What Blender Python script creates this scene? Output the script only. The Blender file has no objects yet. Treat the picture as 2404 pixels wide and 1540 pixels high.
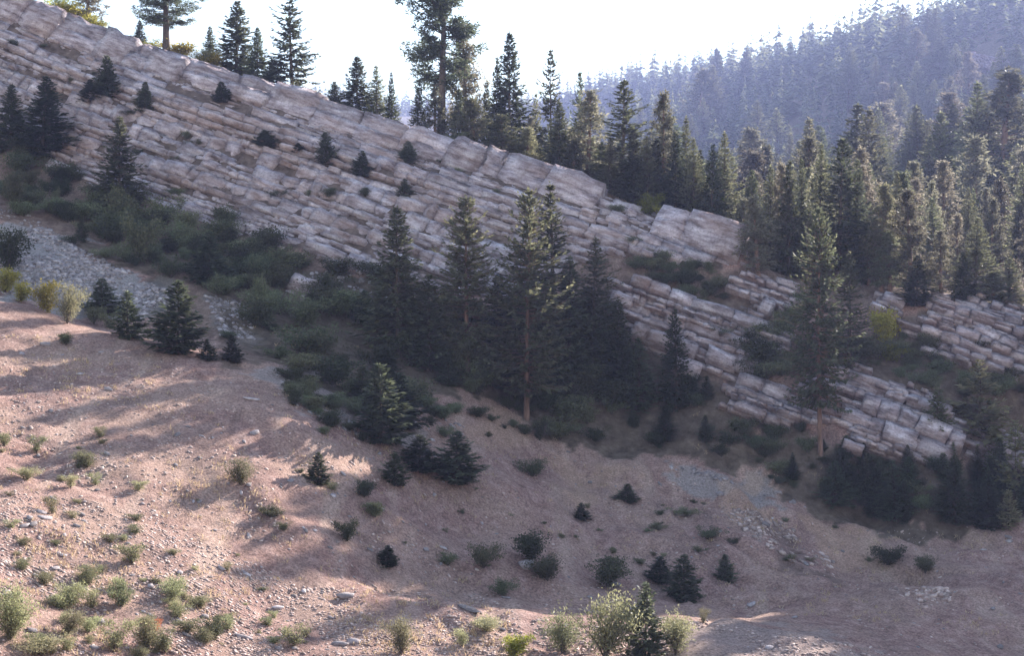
import bpy, math, random
import numpy as np
from mathutils import Matrix, Vector

R = math.radians
rnd = random.Random(7)
rng = np.random.default_rng(7)
scene = bpy.context.scene
COL = scene.collection

# ------------------------------------------------------------------ camera, sky, sun, exposure
W_PX, H_PX, F_PX, HORIZON = 2403.0, 1540.0, 3338.0, 870.0      # working units for reading positions off the slope
cam_data = bpy.data.cameras.new('camera')
cam_data.sensor_width = 36.0
cam_data.lens = 50.0
cam_data.shift_y = (HORIZON - H_PX / 2) / W_PX
cam_data.clip_start = 0.5
cam_data.clip_end = 12000.0
cam = bpy.data.objects.new('camera', cam_data)
COL.objects.link(cam)
cam.location = (0, 0, 0)
cam.rotation_euler = (R(90), 0, 0)
scene.camera = cam

SUN_AZ, SUN_EL = R(37), R(23)            # azimuth clockwise from the viewing direction (+Y)
world = bpy.data.worlds.new('World')
scene.world = world
world.use_nodes = True
wn = world.node_tree.nodes
wl = world.node_tree.links
sky = wn.new('ShaderNodeTexSky')
sky.sky_type = 'NISHITA'
sky.sun_disc = False
sky.sun_elevation = SUN_EL
sky.sun_rotation = SUN_AZ
sky.altitude = 900
sky.air_density = 1.8
sky.dust_density = 0.3
sky.ozone_density = 2.0
bg = wn['Background']
bg.inputs['Strength'].default_value = 0.08
pale = wn.new('ShaderNodeHueSaturation')                     # thin high haze: a paler sky all round
pale.inputs['Saturation'].default_value = 0.8
wl.new(sky.outputs['Color'], pale.inputs['Color'])
wl.new(pale.outputs['Color'], bg.inputs['Color'])

sun_data = bpy.data.lights.new('sun', 'SUN')
sun_data.energy = 5.0
sun_data.angle = R(0.53)
sun_data.color = (1.0, 0.93, 0.82)
sun = bpy.data.objects.new('sun', sun_data)
COL.objects.link(sun)
sun_dir = Vector((math.sin(SUN_AZ) * math.cos(SUN_EL), math.cos(SUN_AZ) * math.cos(SUN_EL), math.sin(SUN_EL)))
sun.rotation_euler = sun_dir.to_track_quat('Z', 'Y').to_euler()
sun.location = sun_dir * 300

vs = scene.view_settings
vs.view_transform = 'Standard'
vs.look = 'None'
vs.exposure = 1.95
vs.gamma = 1.0
vs.use_curve_mapping = False
scene.render.engine = 'CYCLES'
scene.cycles.use_denoising = True
scene.cycles.use_adaptive_sampling = False
scene.cycles.max_bounces = 6
scene.cycles.diffuse_bounces = 3
scene.cycles.transparent_max_bounces = 4
scene.cycles.volume_bounces = 0
scene.cycles.filter_width = 1.5

# ------------------------------------------------------------------ helpers
def tag(o, label=None, cat=None, group=None, kind=None):
    if label: o['label'] = label
    if cat: o['category'] = cat
    if group: o['group'] = group
    if kind: o['kind'] = kind
    return o

def mesh_from(name, verts, faces, mat=None, smooth=False):
    """faces: (n,3) or (n,4) int array"""
    verts = np.asarray(verts, dtype=np.float32)
    faces = np.asarray(faces, dtype=np.int32)
    me = bpy.data.meshes.new(name)
    k = faces.shape[1]
    me.vertices.add(len(verts)); me.vertices.foreach_set('co', verts.ravel())
    me.loops.add(faces.size); me.loops.foreach_set('vertex_index', faces.ravel())
    me.polygons.add(len(faces))
    me.polygons.foreach_set('loop_start', np.arange(0, faces.size, k, dtype=np.int32))
    me.polygons.foreach_set('loop_total', np.full(len(faces), k, dtype=np.int32))
    if smooth: me.polygons.foreach_set('use_smooth', np.ones(len(faces), dtype=bool))
    me.update(calc_edges=True)
    if mat is not None: me.materials.append(mat)
    return me

def link(name, data, parent=None):
    o = bpy.data.objects.new(name, data)
    COL.objects.link(o)
    if parent is not None: o.parent = parent
    return o

def pix(x, y, d):
    """a point seen at (x, y) of the picture, d metres ahead"""
    return ((x - W_PX / 2) / F_PX * d, d, (HORIZON - y) / F_PX * d)

def to_px(P):
    P = np.asarray(P, float)
    return W_PX / 2 + F_PX * P[..., 0] / P[..., 1], HORIZON - F_PX * P[..., 2] / P[..., 1]

_perm = np.random.default_rng(3).integers(0, 1 << 30, 4096)
def _hash(ix, iy, seed):
    h = (ix * 374761393 + iy * 668265263 + seed * 974711) & 0x7fffffff
    h = ((h ^ (h >> 13)) * 1274126177) & 0x7fffffff
    return ((h ^ (h >> 16)) & 0xffff) / 65535.0
def vnoise(x, y, seed=0):
    x = np.asarray(x, float); y = np.asarray(y, float)
    ix = np.floor(x).astype(np.int64); iy = np.floor(y).astype(np.int64)
    fx = x - ix; fy = y - iy
    fx = fx * fx * fx * (fx * (fx * 6 - 15) + 10); fy = fy * fy * fy * (fy * (fy * 6 - 15) + 10)
    a = _hash(ix, iy, seed); b = _hash(ix + 1, iy, seed); c = _hash(ix, iy + 1, seed); d = _hash(ix + 1, iy + 1, seed)
    return (a + (b - a) * fx) * (1 - fy) + (c + (d - c) * fx) * fy - 0.5
def fbm(x, y, seed=0, octaves=4):
    s = 0; a = 1.0; f = 1.0
    for o in range(octaves):
        s = s + a * vnoise(x * f, y * f, seed + o * 17); a *= 0.5; f *= 2.03
    return s
def smooth(a, b, x):
    t = np.clip((x - a) / (b - a), 0, 1)
    return t * t * (3 - 2 * t)
def in_poly(px, py, poly):
    px = np.asarray(px, float); py = np.asarray(py, float)
    ins = np.zeros(px.shape, bool)
    n = len(poly)
    for i in range(n):
        x1, y1 = poly[i]; x2, y2 = poly[(i + 1) % n]
        if y1 == y2: continue
        c = ((y1 > py) != (y2 > py)) & (px < (x2 - x1) * (py - y1) / (y2 - y1) + x1)
        ins ^= c
    return ins

# ------------------------------------------------------------------ terrain: measured points, then one height function z(x, y)
RIDGE = [(-500, -160, 206), (-250, -80, 198), (0, 12, 190), (130, 45, 189), (250, 82, 188), (380, 122, 185), (500, 166, 182), (600, 200, 180), (700, 240, 178),
         (800, 276, 175), (950, 325, 172), (1100, 362, 170), (1200, 392, 168), (1300, 428, 166), (1400, 462, 164), (1500, 492, 162), (1640, 518, 158), (1740, 596, 154)]
BASE = [(-500, 170, 186), (-250, 260, 178), (0, 345, 172), (100, 392, 168), (250, 450, 164), (400, 505, 160), (600, 575, 155), (830, 645, 150), (1000, 690, 148),
        (1150, 720, 147.5), (1250, 735, 147)]
PTS = [
 # lit left slope
 (0, 1540, 66), (400, 1540, 73), (800, 1540, 79), (1200, 1540, 84), (0, 1300, 77), (400, 1300, 85), (800, 1300, 94), (1200, 1300, 104),
 (200, 1420, 76), (600, 1420, 84), (1000, 1420, 90), (200, 1150, 90),
 (0, 1000, 96), (300, 1000, 101), (600, 1150, 97), (700, 1000, 107), (550, 872, 117), (420, 832, 117), (300, 796, 118), (180, 768, 120), (0, 700, 122), (0, 800, 112), (250, 880, 110),
 (-300, 1540, 62), (-300, 1300, 71), (-300, 1000, 90), (-300, 600, 126), (-300, 760, 110), (-700, 1200, 70), (-700, 500, 125),
 # hollow behind the shoulder and the grey scree
 (0, 692, 129), (180, 755, 127), (300, 778, 126), (430, 805, 125),
 (40, 520, 150), (150, 690, 133), (300, 690, 135), (450, 720, 134), (550, 770, 131), (130, 600, 141), (-300, 420, 155), (-300, 560, 136),
 (250, 560, 152), (450, 620, 147), (650, 700, 142),
 # bowl
 (700, 850, 125), (850, 950, 119), (1000, 950, 127), (1100, 900, 135), (1250, 985, 134), (1000, 1080, 114), (1200, 1130, 118), (1100, 1250, 108),
 (900, 1200, 103), (850, 1100, 107), (950, 1010, 119), (780, 1050, 107), (1250, 1385, 101), (1050, 1390, 98), (1300, 1420, 100), (850, 800, 137), (1100, 800, 144), (1300, 850, 143),
 # dirt bank
 (1250, 1052, 131), (1500, 1092, 131), (1800, 1150, 129), (2050, 1240, 127), (2300, 1243, 133), (2403, 1232, 136), (1250, 1030, 134), (1500, 1065, 135), (1800, 1120, 133.5), (2050, 1205, 132),
 (1400, 1200, 121), (1400, 1350, 109), (1600, 1300, 114.5), (1700, 1425, 106), (2000, 1340, 115), (2150, 1340, 116), (2403, 1318, 120), (1850, 1390, 109.5), (1550, 1420, 103),
 (1700, 1190, 125), (1900, 1270, 121), (1270, 1082, 129.6), (1400, 1105, 129.6), (1550, 1132, 129.2), (1700, 1158, 128.4), (1850, 1200, 127), (2000, 1258, 125.6),
 # mound and rubble crest at the lower right
 (2100, 1372, 109), (2300, 1356, 111), (2403, 1362, 111), (1900, 1420, 104), (2300, 1450, 101), (2150, 1520, 95), (2403, 1540, 95), (1950, 1470, 98),
 (1200, 1425, 91.5), (900, 1395, 93.5), (1600, 1470, 91), (1800, 1488, 90), (2050, 1538, 88), (1750, 1462, 98), (1600, 1450, 97), (1600, 1540, 84.5), (2000, 1600, 82), (2403, 1640, 84),
 # ground under the thicket, up to the outcrops
 (1450, 815, 146), (1500, 1000, 139), (1700, 1000, 137), (1700, 920, 141), (1850, 1000, 137.5), (1950, 1065, 135), (2200, 1085, 134), (2403, 1085, 134), (2100, 1180, 131.5), (2300, 1180, 133),
 (1350, 700, 149), (1440, 660, 150.5), (1500, 640, 151.5), (1640, 615, 153), (1650, 735, 148), (1830, 800, 145), (1700, 700, 150), (1760, 640, 152),
 (1870, 690, 151), (1950, 850, 143), (2080, 850, 145), (1990, 1060, 135), (2000, 870, 142), (2100, 900, 141), (2250, 990, 138.5), (2300, 930, 142), (2403, 900, 144.5), (2190, 845, 145), (2130, 760, 148),
 (2180, 708, 150), (2290, 725, 151), (2403, 762, 150),
 # right, out of the picture: the spur goes on
 (2700, 860, 150), (2700, 1000, 146), (2700, 1200, 140), (2700, 1400, 118), (3100, 900, 160), (3100, 1250, 140), (3100, 1500, 110),
 (2700, 790, 165),
 # slope behind the spur
 (1870, 655, 165), (2000, 640, 172), (2100, 690, 168), (2180, 690, 162), (2300, 700, 168), (2403, 730, 168), (2403, 640, 205), (2200, 620, 205), (2000, 600, 205), (1850, 580, 200),
]
ctrl = [pix(*p) for p in RIDGE + BASE + PTS]
for (x, y, d) in RIDGE:                         # the back of the crest
    a = pix(x, y, d)
    k = 0.9 if x < 200 else 0.35
    ctrl.append((a[0] + 1.2, a[1] + 4.0, a[2] - 0.7 * (1 - k)))
    ctrl.append((a[0] + 5, a[1] + 24, a[2] - 3.5))
    ctrl.append((a[0] + 10, a[1] + 60, a[2] - 14))
for x in (-60, -20, 20, 60):                    # gully in front and the viewer's own slope
    ctrl += [(x, 0, -2.0), (x, 12, -6.5), (x, 28, -12.5), (x, 45, -18.5), (x, 58, -19.5)]
ctrl = np.array(ctrl)
def rbf_fit(P, c):
    n = len(P)
    S = np.max(np.abs(P[:, :2]))
    A = np.zeros((n + 3, n + 3))
    A[:n, :n] = -np.sqrt(((P[:, None, :2] - P[None, :, :2]) ** 2).sum(-1) + c * c)
    A[:n, n] = 1; A[:n, n + 1:] = P[:, :2] / S
    A[n:, :n] = A[:n, n:].T
    b = np.zeros(n + 3); b[:n] = P[:, 2]
    A[:n, :n] += np.eye(n) * 0.15
    w = np.linalg.solve(A, b)
    def f(x, y):
        x = np.asarray(x, float); y = np.asarray(y, float)
        sh = x.shape; x = x.ravel(); y = y.ravel(); out = np.empty(x.shape)
        for i in range(0, len(x), 20000):
            xx = x[i:i + 20000, None]; yy = y[i:i + 20000, None]
            phi = -np.sqrt((xx - P[:, 0]) ** 2 + (yy - P[:, 1]) ** 2 + c * c)
            out[i:i + 20000] = phi @ w[:n] + w[n] + (xx[:, 0] * w[n + 1] + yy[:, 0] * w[n + 2]) / S
        return out.reshape(sh)
    return f
near_f = rbf_fit(ctrl, 1.6)

FAR = [(1250, 300, 1500), (1400, 262, 1150), (1550, 215, 1080), (1700, 172, 1020), (1900, 128, 960), (2100, 78, 900), (2300, 32, 860), (2403, 0, 840), (2700, -120, 800), (3300, -200, 760), (4200, -200, 700),
       (1500, 380, 720), (1700, 310, 690), (1900, 250, 660), (2100, 200, 640), (2300, 178, 620), (2403, 190, 600), (2800, 60, 560),
       (1700, 470, 450), (2000, 450, 430), (2200, 420, 410), (2403, 400, 390), (2800, 330, 370), (3500, 200, 350),
       (1900, 580, 300), (2200, 570, 285), (2403, 560, 275), (2700, 560, 260), (3200, 520, 240),
       (1500, 560, 400), (1200, 560, 500), (800, 480, 500), (300, 380, 500), (-300, 350, 500), (1200, 420, 900), (800, 380, 900), (300, 300, 900), (-500, 250, 900)]
far_ctrl = [pix(x, y, d if d < 380 else d * 1.5) for x, y, d in FAR]
far_ctrl += [(x, 1700, z) for x, z in ((-1500, 240), (-600, 260), (-200, 270), (100, 250), (600, 260), (1500, 300))]
far_ctrl += [pix(x, y, 2500) for x, y in ((-1500, 200), (0, 260), (500, 255), (740, 240), (940, 262), (1150, 262), (1400, 262), (1560, 232), (1700, 235), (2403, 240), (4000, 240))]
far_ctrl += [(x, 3600, 300) for x in (-4000, -1500, 0, 1500, 4000)] + [(-3000, 500, 150), (-3000, 1700, 240), (3000, 500, 200), (3000, 1700, 300), (-600, 400, 60), (900, 400, 170)]
far_f = rbf_fit(np.array(far_ctrl), 30.0)
NEAR_EDGE = 215.0
def blend_w(x, y):
    lim = NEAR_EDGE + 20
    wy = smooth(lim, lim + 55, y)
    wx = np.maximum(smooth(130, 210, x), smooth(130, 210, -x))
    return np.maximum(wy, wx)
def base_height(x, y):
    x = np.asarray(x, float); y = np.asarray(y, float)
    w = blend_w(x, y)
    z = np.zeros(x.shape)
    m = w < 1
    if m.any(): z[m] += near_f(x[m], y[m]) * (1 - w[m])
    m = w > 0
    if m.any(): z[m] += far_f(x[m], y[m]) * w[m]
    return z

# rows and columns: fine where the picture looks closely, wider and wider beyond
def axis(lo, hi, step, far_lo, far_hi, g=1.12):
    a = list(np.arange(lo, hi + 1e-6, step))
    s = step; v = hi
    while v < far_hi:
        s *= g; v += s; a.append(v)
    s = step; v = lo; b = []
    while v > far_lo:
        s *= g; v -= s; b.append(v)
    return np.array(b[::-1] + a)
XS = axis(-80, 70, 0.42, -4200, 4200, 1.10)
YS = axis(66, 200, 0.42, -30, 3800, 1.10)
GX, GY = np.meshgrid(XS, YS)
GZ = base_height(GX, GY)
UP = np.array([-0.67, 0.74])                   # up the fall line of the sunlit slope
along = GX * UP[0] + GY * UP[1]
across = GX * 0.74 + GY * 0.67
gpx = W_PX / 2 + F_PX * GX / np.maximum(GY, 1)
gpy = HORIZON - F_PX * GZ / np.maximum(GY, 1)
nearw = 1 - smooth(190, 260, GY)
leftw = (1 - smooth(-6, 6, GX + (GY - 98) * 0.35)) * (1 - smooth(112, 120, GY))
warp = 2.2 * fbm(across * 0.10, along * 0.10, 5, 3)
rill = -np.maximum(0, 0.16 - np.abs(fbm(across * 0.22 + warp, along * 0.05 + 0.5 * warp, 11, 3))) / 0.16 * smooth(-0.15, 0.25, fbm(across * 0.07, along * 0.09, 13, 2))
bankw = smooth(0, 10, GX) * smooth(101, 108, GY) * (1 - smooth(130, 136, GY))
rill2 = -np.abs(fbm(GX * 0.24 + 0.10 * GY + 1.2 * fbm(GX * 0.09, GY * 0.09, 33, 2), GY * 0.07, 31, 3))
bowlw = (1 - smooth(2, 9, GX)) * smooth(-18, -8, GX) * smooth(96, 102, GY) * (1 - smooth(124, 132, GY))
rill3 = -0.6 * np.abs(fbm((GX * 0.9 + GY * 0.42) * 0.25 + 0.8 * fbm(GX * 0.1, GY * 0.1, 79, 2), (GY * 0.9 - GX * 0.42) * 0.05, 77, 3))
DET = (0.34 * rill * leftw + 1.7 * rill2 * bankw + 1.0 * rill3 * bowlw + 0.42 * fbm(GX * 0.35, GY * 0.35, 2, 4) + 0.5 * fbm(GX * 0.11, GY * 0.11, 4, 3)) * nearw
# small terrace steps across the sunlit slope
step_y = np.sin(along * 0.62 + 2.2 * fbm(across * 0.08, along * 0.05, 41, 2))
DET = DET + 0.16 * smooth(0.86, 1.0, step_y) * leftw * smooth(-0.1, 0.2, fbm(across * 0.1, along * 0.1, 43, 2))
GZ = GZ + DET + (1 - nearw) * 9.0 * fbm(GX * 0.012, GY * 0.012, 8, 4) * smooth(300, 600, GY)

def height(x, y):
    x = np.asarray(x, float); y = np.asarray(y, float)
    i = np.clip(np.searchsorted(XS, x) - 1, 0, len(XS) - 2); j = np.clip(np.searchsorted(YS, y) - 1, 0, len(YS) - 2)
    fx = np.clip((x - XS[i]) / (XS[i + 1] - XS[i]), 0, 1); fy = np.clip((y - YS[j]) / (YS[j + 1] - YS[j]), 0, 1)
    return (GZ[j, i] * (1 - fx) + GZ[j, i + 1] * fx) * (1 - fy) + (GZ[j + 1, i] * (1 - fx) + GZ[j + 1, i + 1] * fx) * fy
def slope(x, y, e=0.8):
    return (height(x + e, y) - height(x - e, y)) / (2 * e), (height(x, y + e) - height(x, y - e)) / (2 * e)

_ds = np.concatenate([np.arange(55, 260, 0.25), np.arange(260, 3000, 3.0)])
def ground_at(px, py):
    """where the slope is seen at (px, py): vectorised; returns x, y, z (nan where there is only sky)"""
    px = np.atleast_1d(np.asarray(px, float)); py = np.atleast_1d(np.asarray(py, float))
    out = np.full((len(px), 3), np.nan)
    for i in range(0, len(px), 1500):
        kx = ((px[i:i + 1500] - W_PX / 2) / F_PX)[:, None]; kz = ((HORIZON - py[i:i + 1500]) / F_PX)[:, None]
        h = height(kx * _ds, np.broadcast_to(_ds, (kx.shape[0], len(_ds))))
        hit = (kz * _ds) <= h
        first = hit.argmax(1); ok = hit.any(1)
        d = _ds[first]
        o = np.stack([kx[:, 0] * d, d, height(kx[:, 0] * d, d)], 1)
        o[~ok] = np.nan
        out[i:i + 1500] = o
    return out

# the little watercourse cut between the bank and the mound
_cut = ground_at([1640, 1720, 1800, 1880, 1960, 2040, 2110, 2200, 2320], [1470, 1444, 1424, 1404, 1386, 1370, 1358, 1350, 1346])[:, :2]
_dist = np.full(GX.shape, 99.0)
_m = (GY > 90) & (GY < 125) & (GX > 5) & (GX < 55)
for (a, b) in zip(_cut[:-1], _cut[1:]):
    t = np.clip(((GX[_m] - a[0]) * (b[0] - a[0]) + (GY[_m] - a[1]) * (b[1] - a[1])) / (((b - a) ** 2).sum() + 1e-6), 0, 1)
    _dist[_m] = np.minimum(_dist[_m], np.hypot(GX[_m] - a[0] - t * (b[0] - a[0]), GY[_m] - a[1] - t * (b[1] - a[1])))
GZ = GZ - 0.75 * np.exp(-(_dist / 0.55) ** 2) * (0.6 + fbm(GX * 0.5, GY * 0.5, 61, 2))

# ------------------------------------------------------------------ materials
def new_mat(name):
    m = bpy.data.materials.new(name); m.use_nodes = True
    nt = m.node_tree
    return m, nt, nt.nodes, nt.links, nt.nodes['Principled BSDF']
def noise_node(n, l, vec, scale, detail=6, rough=0.6, dist=0.0):
    t = n.new('ShaderNodeTexNoise'); t.inputs['Scale'].default_value = scale; t.inputs['Detail'].default_value = detail
    t.inputs['Roughness'].default_value = rough; t.inputs['Distortion'].default_value = dist
    l.new(vec, t.inputs['Vector']); return t
def ramp(n, l, fac, stops):
    r = n.new('ShaderNodeValToRGB'); e = r.color_ramp.elements
    while len(e) < len(stops): e.new(0.5)
    for k, (p, c) in enumerate(stops):
        e[k].position = p; e[k].color = (*c, 1)
    l.new(fac, r.inputs['Fac']); return r
def mix(n, l, fac, a, b, mode='MIX'):
    m = n.new('ShaderNodeMix'); m.data_type = 'RGBA'; m.blend_type = mode
    if isinstance(fac, (int, float)): m.inputs[0].default_value = fac
    else: l.new(fac, m.inputs[0])
    for s, v in ((m.inputs[6], a), (m.inputs[7], b)):
        if isinstance(v, tuple): s.default_value = (*v, 1)
        else: l.new(v, s)
    return m.outputs[2]
def mathn(n, l, op, a, b=None):
    m = n.new('ShaderNodeMath'); m.operation = op
    for s, v in ((m.inputs[0], a), (m.inputs[1], b)):
        if v is None: continue
        if isinstance(v, (int, float)): s.default_value = v
        else: l.new(v, s)
    return m.outputs[0]

def world_pos(n):
    return n.new('ShaderNodeNewGeometry').outputs['Position']

# bedding frame of the cliff: U along the beds (right, down, towards the viewer), Wd across them, Fd out of the face
U = np.array([0.885, -0.31, -0.335]); U /= np.linalg.norm(U)
Wd = np.array([0, 0, 1.0]); Wd = Wd - Wd.dot(U) * U; Wd /= np.linalg.norm(Wd)
Fd = np.cross(U, Wd)
if Fd[1] > 0: Fd = -Fd
LEAN = R(24)                                  # the faces lean back with the slope
Wd, Fd = math.cos(LEAN) * Wd - math.sin(LEAN) * Fd, math.cos(LEAN) * Fd + math.sin(LEAN) * Wd
def bedding_vec(n, l):
    """position expressed along / across the beds, stretched along them"""
    p = world_pos(n)
    outs = []
    for ax, s in ((U, 1.0), (Wd, 1.0), (Fd, 1.0)):
        v = n.new('ShaderNodeVectorMath'); v.operation = 'DOT_PRODUCT'; l.new(p, v.inputs[0]); v.inputs[1].default_value = tuple(ax * s)
        outs.append(v.outputs['Value'])
    c = n.new('ShaderNodeCombineXYZ')
    for k in range(3): l.new(outs[k], c.inputs[k])
    return c.outputs[0], p

def rock_material(name, tint=(1, 1, 1), dark=1.0):
    m, nt, n, l, b = new_mat(name)
    bv, p = bedding_vec(n, l)
    mp = n.new('ShaderNodeMapping'); mp.inputs['Scale'].default_value = (0.35, 1.3, 0.6); l.new(bv, mp.inputs['Vector'])
    big = noise_node(n, l, mp.outputs[0], 0.22, 5, 0.6)
    mid = noise_node(n, l, mp.outputs[0], 1.1, 6, 0.65)
    fine = noise_node(n, l, p, 5.0, 5, 0.7)
    c = lambda *v: tuple(dark * a * t for a, t in zip(v, tint))
    base = ramp(n, l, mid.outputs['Fac'], [(0.32, c(0.155, 0.117, 0.127)), (0.44, c(0.375, 0.308, 0.345)), (0.54, c(0.565, 0.485, 0.545)), (0.66, c(0.78, 0.70, 0.77))]).outputs[0]
    rust = ramp(n, l, big.outputs['Fac'], [(0.44, (0, 0, 0)), (0.62, (1, 1, 1))]).outputs[0]
    base = mix(n, l, mathn(n, l, 'MULTIPLY', rust, 0.42), base, c(0.42, 0.265, 0.21))
    base = mix(n, l, mathn(n, l, 'MULTIPLY', ramp(n, l, fine.outputs['Fac'], [(0.50, (0, 0, 0)), (0.66, (1, 1, 1))]).outputs[0], 0.5), base, c(0.13, 0.105, 0.105))
    mp3 = n.new('ShaderNodeMapping'); mp3.inputs['Scale'].default_value = (1.0, 0.16, 0.3); l.new(bv, mp3.inputs['Vector'])
    st = ramp(n, l, noise_node(n, l, mp3.outputs[0], 0.8, 4, 0.6).outputs['Fac'], [(0.52, (0, 0, 0)), (0.70, (1, 1, 1))]).outputs[0]
    base = mix(n, l, mathn(n, l, 'MULTIPLY', st, 0.45), base, c(0.21, 0.15, 0.14))
    # joints and thin partings inside the blocks
    vo = n.new('ShaderNodeTexVoronoi'); vo.feature = 'DISTANCE_TO_EDGE'; vo.inputs['Scale'].default_value = 1.0
    mp2 = n.new('ShaderNodeMapping'); mp2.inputs['Scale'].default_value = (0.30, 0.85, 0.30); l.new(bv, mp2.inputs['Vector'])
    wob = mix(n, l, 0.12, mp2.outputs[0], noise_node(n, l, p, 1.3, 3).outputs['Color'], 'ADD')
    l.new(wob, vo.inputs['Vector'])
    crack = ramp(n, l, vo.outputs['Distance'], [(0.0, (0, 0, 0)), (0.030, (1, 1, 1))]).outputs[0]
    base = mix(n, l, mathn(n, l, 'MULTIPLY', mathn(n, l, 'SUBTRACT', 1.0, crack), 0.10), base, c(0.10, 0.075, 0.065))
    oi = n.new('ShaderNodeNewGeometry')
    vv = n.new('ShaderNodeHueSaturation'); l.new(base, vv.inputs['Color'])
    mr = n.new('ShaderNodeMapRange'); mr.inputs[3].default_value = 0.80; mr.inputs[4].default_value = 1.15
    rr = n.new('ShaderNodeObjectInfo').outputs['Random']
    l.new(mathn(n, l, 'FRACT', mathn(n, l, 'ADD', oi.outputs['Random Per Island'], rr)), mr.inputs[0]); l.new(mr.outputs[0], vv.inputs['Value'])
    l.new(vv.outputs[0], b.inputs['Base Color'])
    b.inputs['Roughness'].default_value = 0.9; b.inputs['Specular IOR Level'].default_value = 0.2
    hsum = mathn(n, l, 'ADD', mathn(n, l, 'MULTIPLY', mid.outputs['Fac'], 0.7), mathn(n, l, 'ADD', mathn(n, l, 'MULTIPLY', fine.outputs['Fac'], 0.4), mathn(n, l, 'MULTIPLY', crack, 0.08)))
    bu = n.new('ShaderNodeBump'); bu.inputs['Strength'].default_value = 1.0; bu.inputs['Distance'].default_value = 0.6
    l.new(hsum, bu.inputs['Height']); l.new(bu.outputs[0], b.inputs['Normal'])
    return m
M_ROCK = rock_material('bedded_rock')

def stone_material(name, cols, var=(0.7, 1.3)):
    m, nt, n, l, b = new_mat(name)
    p = world_pos(n)
    no = noise_node(n, l, p, 3.0, 5, 0.6)
    c = ramp(n, l, no.outputs['Fac'], [(0.3, cols[0]), (0.5, cols[1]), (0.7, cols[2])]).outputs[0]
    g = n.new('ShaderNodeNewGeometry'); oi = n.new('ShaderNodeObjectInfo')
    f = mathn(n, l, 'FRACT', mathn(n, l, 'ADD', g.outputs['Random Per Island'], oi.outputs['Random']))
    mr = n.new('ShaderNodeMapRange'); mr.inputs[3].default_value = var[0]; mr.inputs[4].default_value = var[1]; l.new(f, mr.inputs[0])
    hs = n.new('ShaderNodeHueSaturation'); l.new(c, hs.inputs['Color']); l.new(mr.outputs[0], hs.inputs['Value'])
    l.new(hs.outputs[0], b.inputs['Base Color']); b.inputs['Roughness'].default_value = 0.95; b.inputs['Specular IOR Level'].default_value = 0.2
    bu = n.new('ShaderNodeBump'); bu.inputs['Strength'].default_value = 0.6; bu.inputs['Distance'].default_value = 0.06
    l.new(noise_node(n, l, p, 9.0, 4).outputs['Fac'], bu.inputs['Height']); l.new(bu.outputs[0], b.inputs['Normal'])
    return m
M_STONE = stone_material('pale_stone', [(0.20, 0.165, 0.17), (0.31, 0.265, 0.275), (0.44, 0.385, 0.395)], (0.55, 1.4))
M_GRAVEL = stone_material('rubble_stone', [(0.28, 0.20, 0.185), (0.40, 0.30, 0.275), (0.53, 0.43, 0.395)], (0.6, 1.45))

def foliage_material(name, dark, light, trans=0.35, hue=0.03, val=0.45):
    m, nt, n, l, b = new_mat(name)
    g = n.new('ShaderNodeNewGeometry'); oi = n.new('ShaderNodeObjectInfo')
    c = mix(n, l, g.outputs['Random Per Island'], dark, light)
    hs = n.new('ShaderNodeHueSaturation'); l.new(c, hs.inputs['Color'])
    mr = n.new('ShaderNodeMapRange'); mr.inputs[3].default_value = 0.5 - hue; mr.inputs[4].default_value = 0.5 + hue; l.new(oi.outputs['Random'], mr.inputs[0]); l.new(mr.outputs[0], hs.inputs['Hue'])
    mv = n.new('ShaderNodeMapRange'); mv.inputs[3].default_value = 1 - val; mv.inputs[4].default_value = 1 + val
    l.new(mathn(n, l, 'FRACT', mathn(n, l, 'MULTIPLY', oi.outputs['Random'], 7.31)), mv.inputs[0]); l.new(mv.outputs[0], hs.inputs['Value'])
    l.new(hs.outputs[0], b.inputs['Base Color']); b.inputs['Roughness'].default_value = 0.6; b.inputs['Specular IOR Level'].default_value = 0.25
    tr = n.new('ShaderNodeBsdfTranslucent'); l.new(hs.outputs[0], tr.inputs['Color'])
    ms = n.new('ShaderNodeMixShader'); ms.inputs[0].default_value = trans
    l.new(b.outputs[0], ms.inputs[1]); l.new(tr.outputs[0], ms.inputs[2]); l.new(ms.outputs[0], n['Material Output'].inputs['Surface'])
    return m
M_FIR = foliage_material('fir_needles', (0.058, 0.070, 0.044), (0.155, 0.165, 0.098), 0.5)
M_PINE = foliage_material('pine_needles', (0.10, 0.094, 0.070), (0.23, 0.205, 0.155), 0.6, 0.03)
M_PALEFIR = foliage_material('pale_fir_needles', (0.105, 0.115, 0.066), (0.25, 0.24, 0.145), 0.6)  # paler than the plain fir needles, standing in for sunlit foliage
M_DARKSHRUB = foliage_material('dark_shrub_leaves', (0.065, 0.075, 0.043), (0.18, 0.185, 0.10), 0.4, 0.04, 0.6)
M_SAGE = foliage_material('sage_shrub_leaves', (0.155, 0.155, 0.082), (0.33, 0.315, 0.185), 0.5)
M_YELLOW = foliage_material('yellow_green_leaves', (0.20, 0.19, 0.035), (0.42, 0.37, 0.08), 0.5)
M_RED = foliage_material('orange_leaves', (0.30, 0.10, 0.05), (0.42, 0.17, 0.09), 0.4)
M_GRASS = foliage_material('dry_grass', (0.30, 0.22, 0.14), (0.46, 0.36, 0.23), 0.4)

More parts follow.
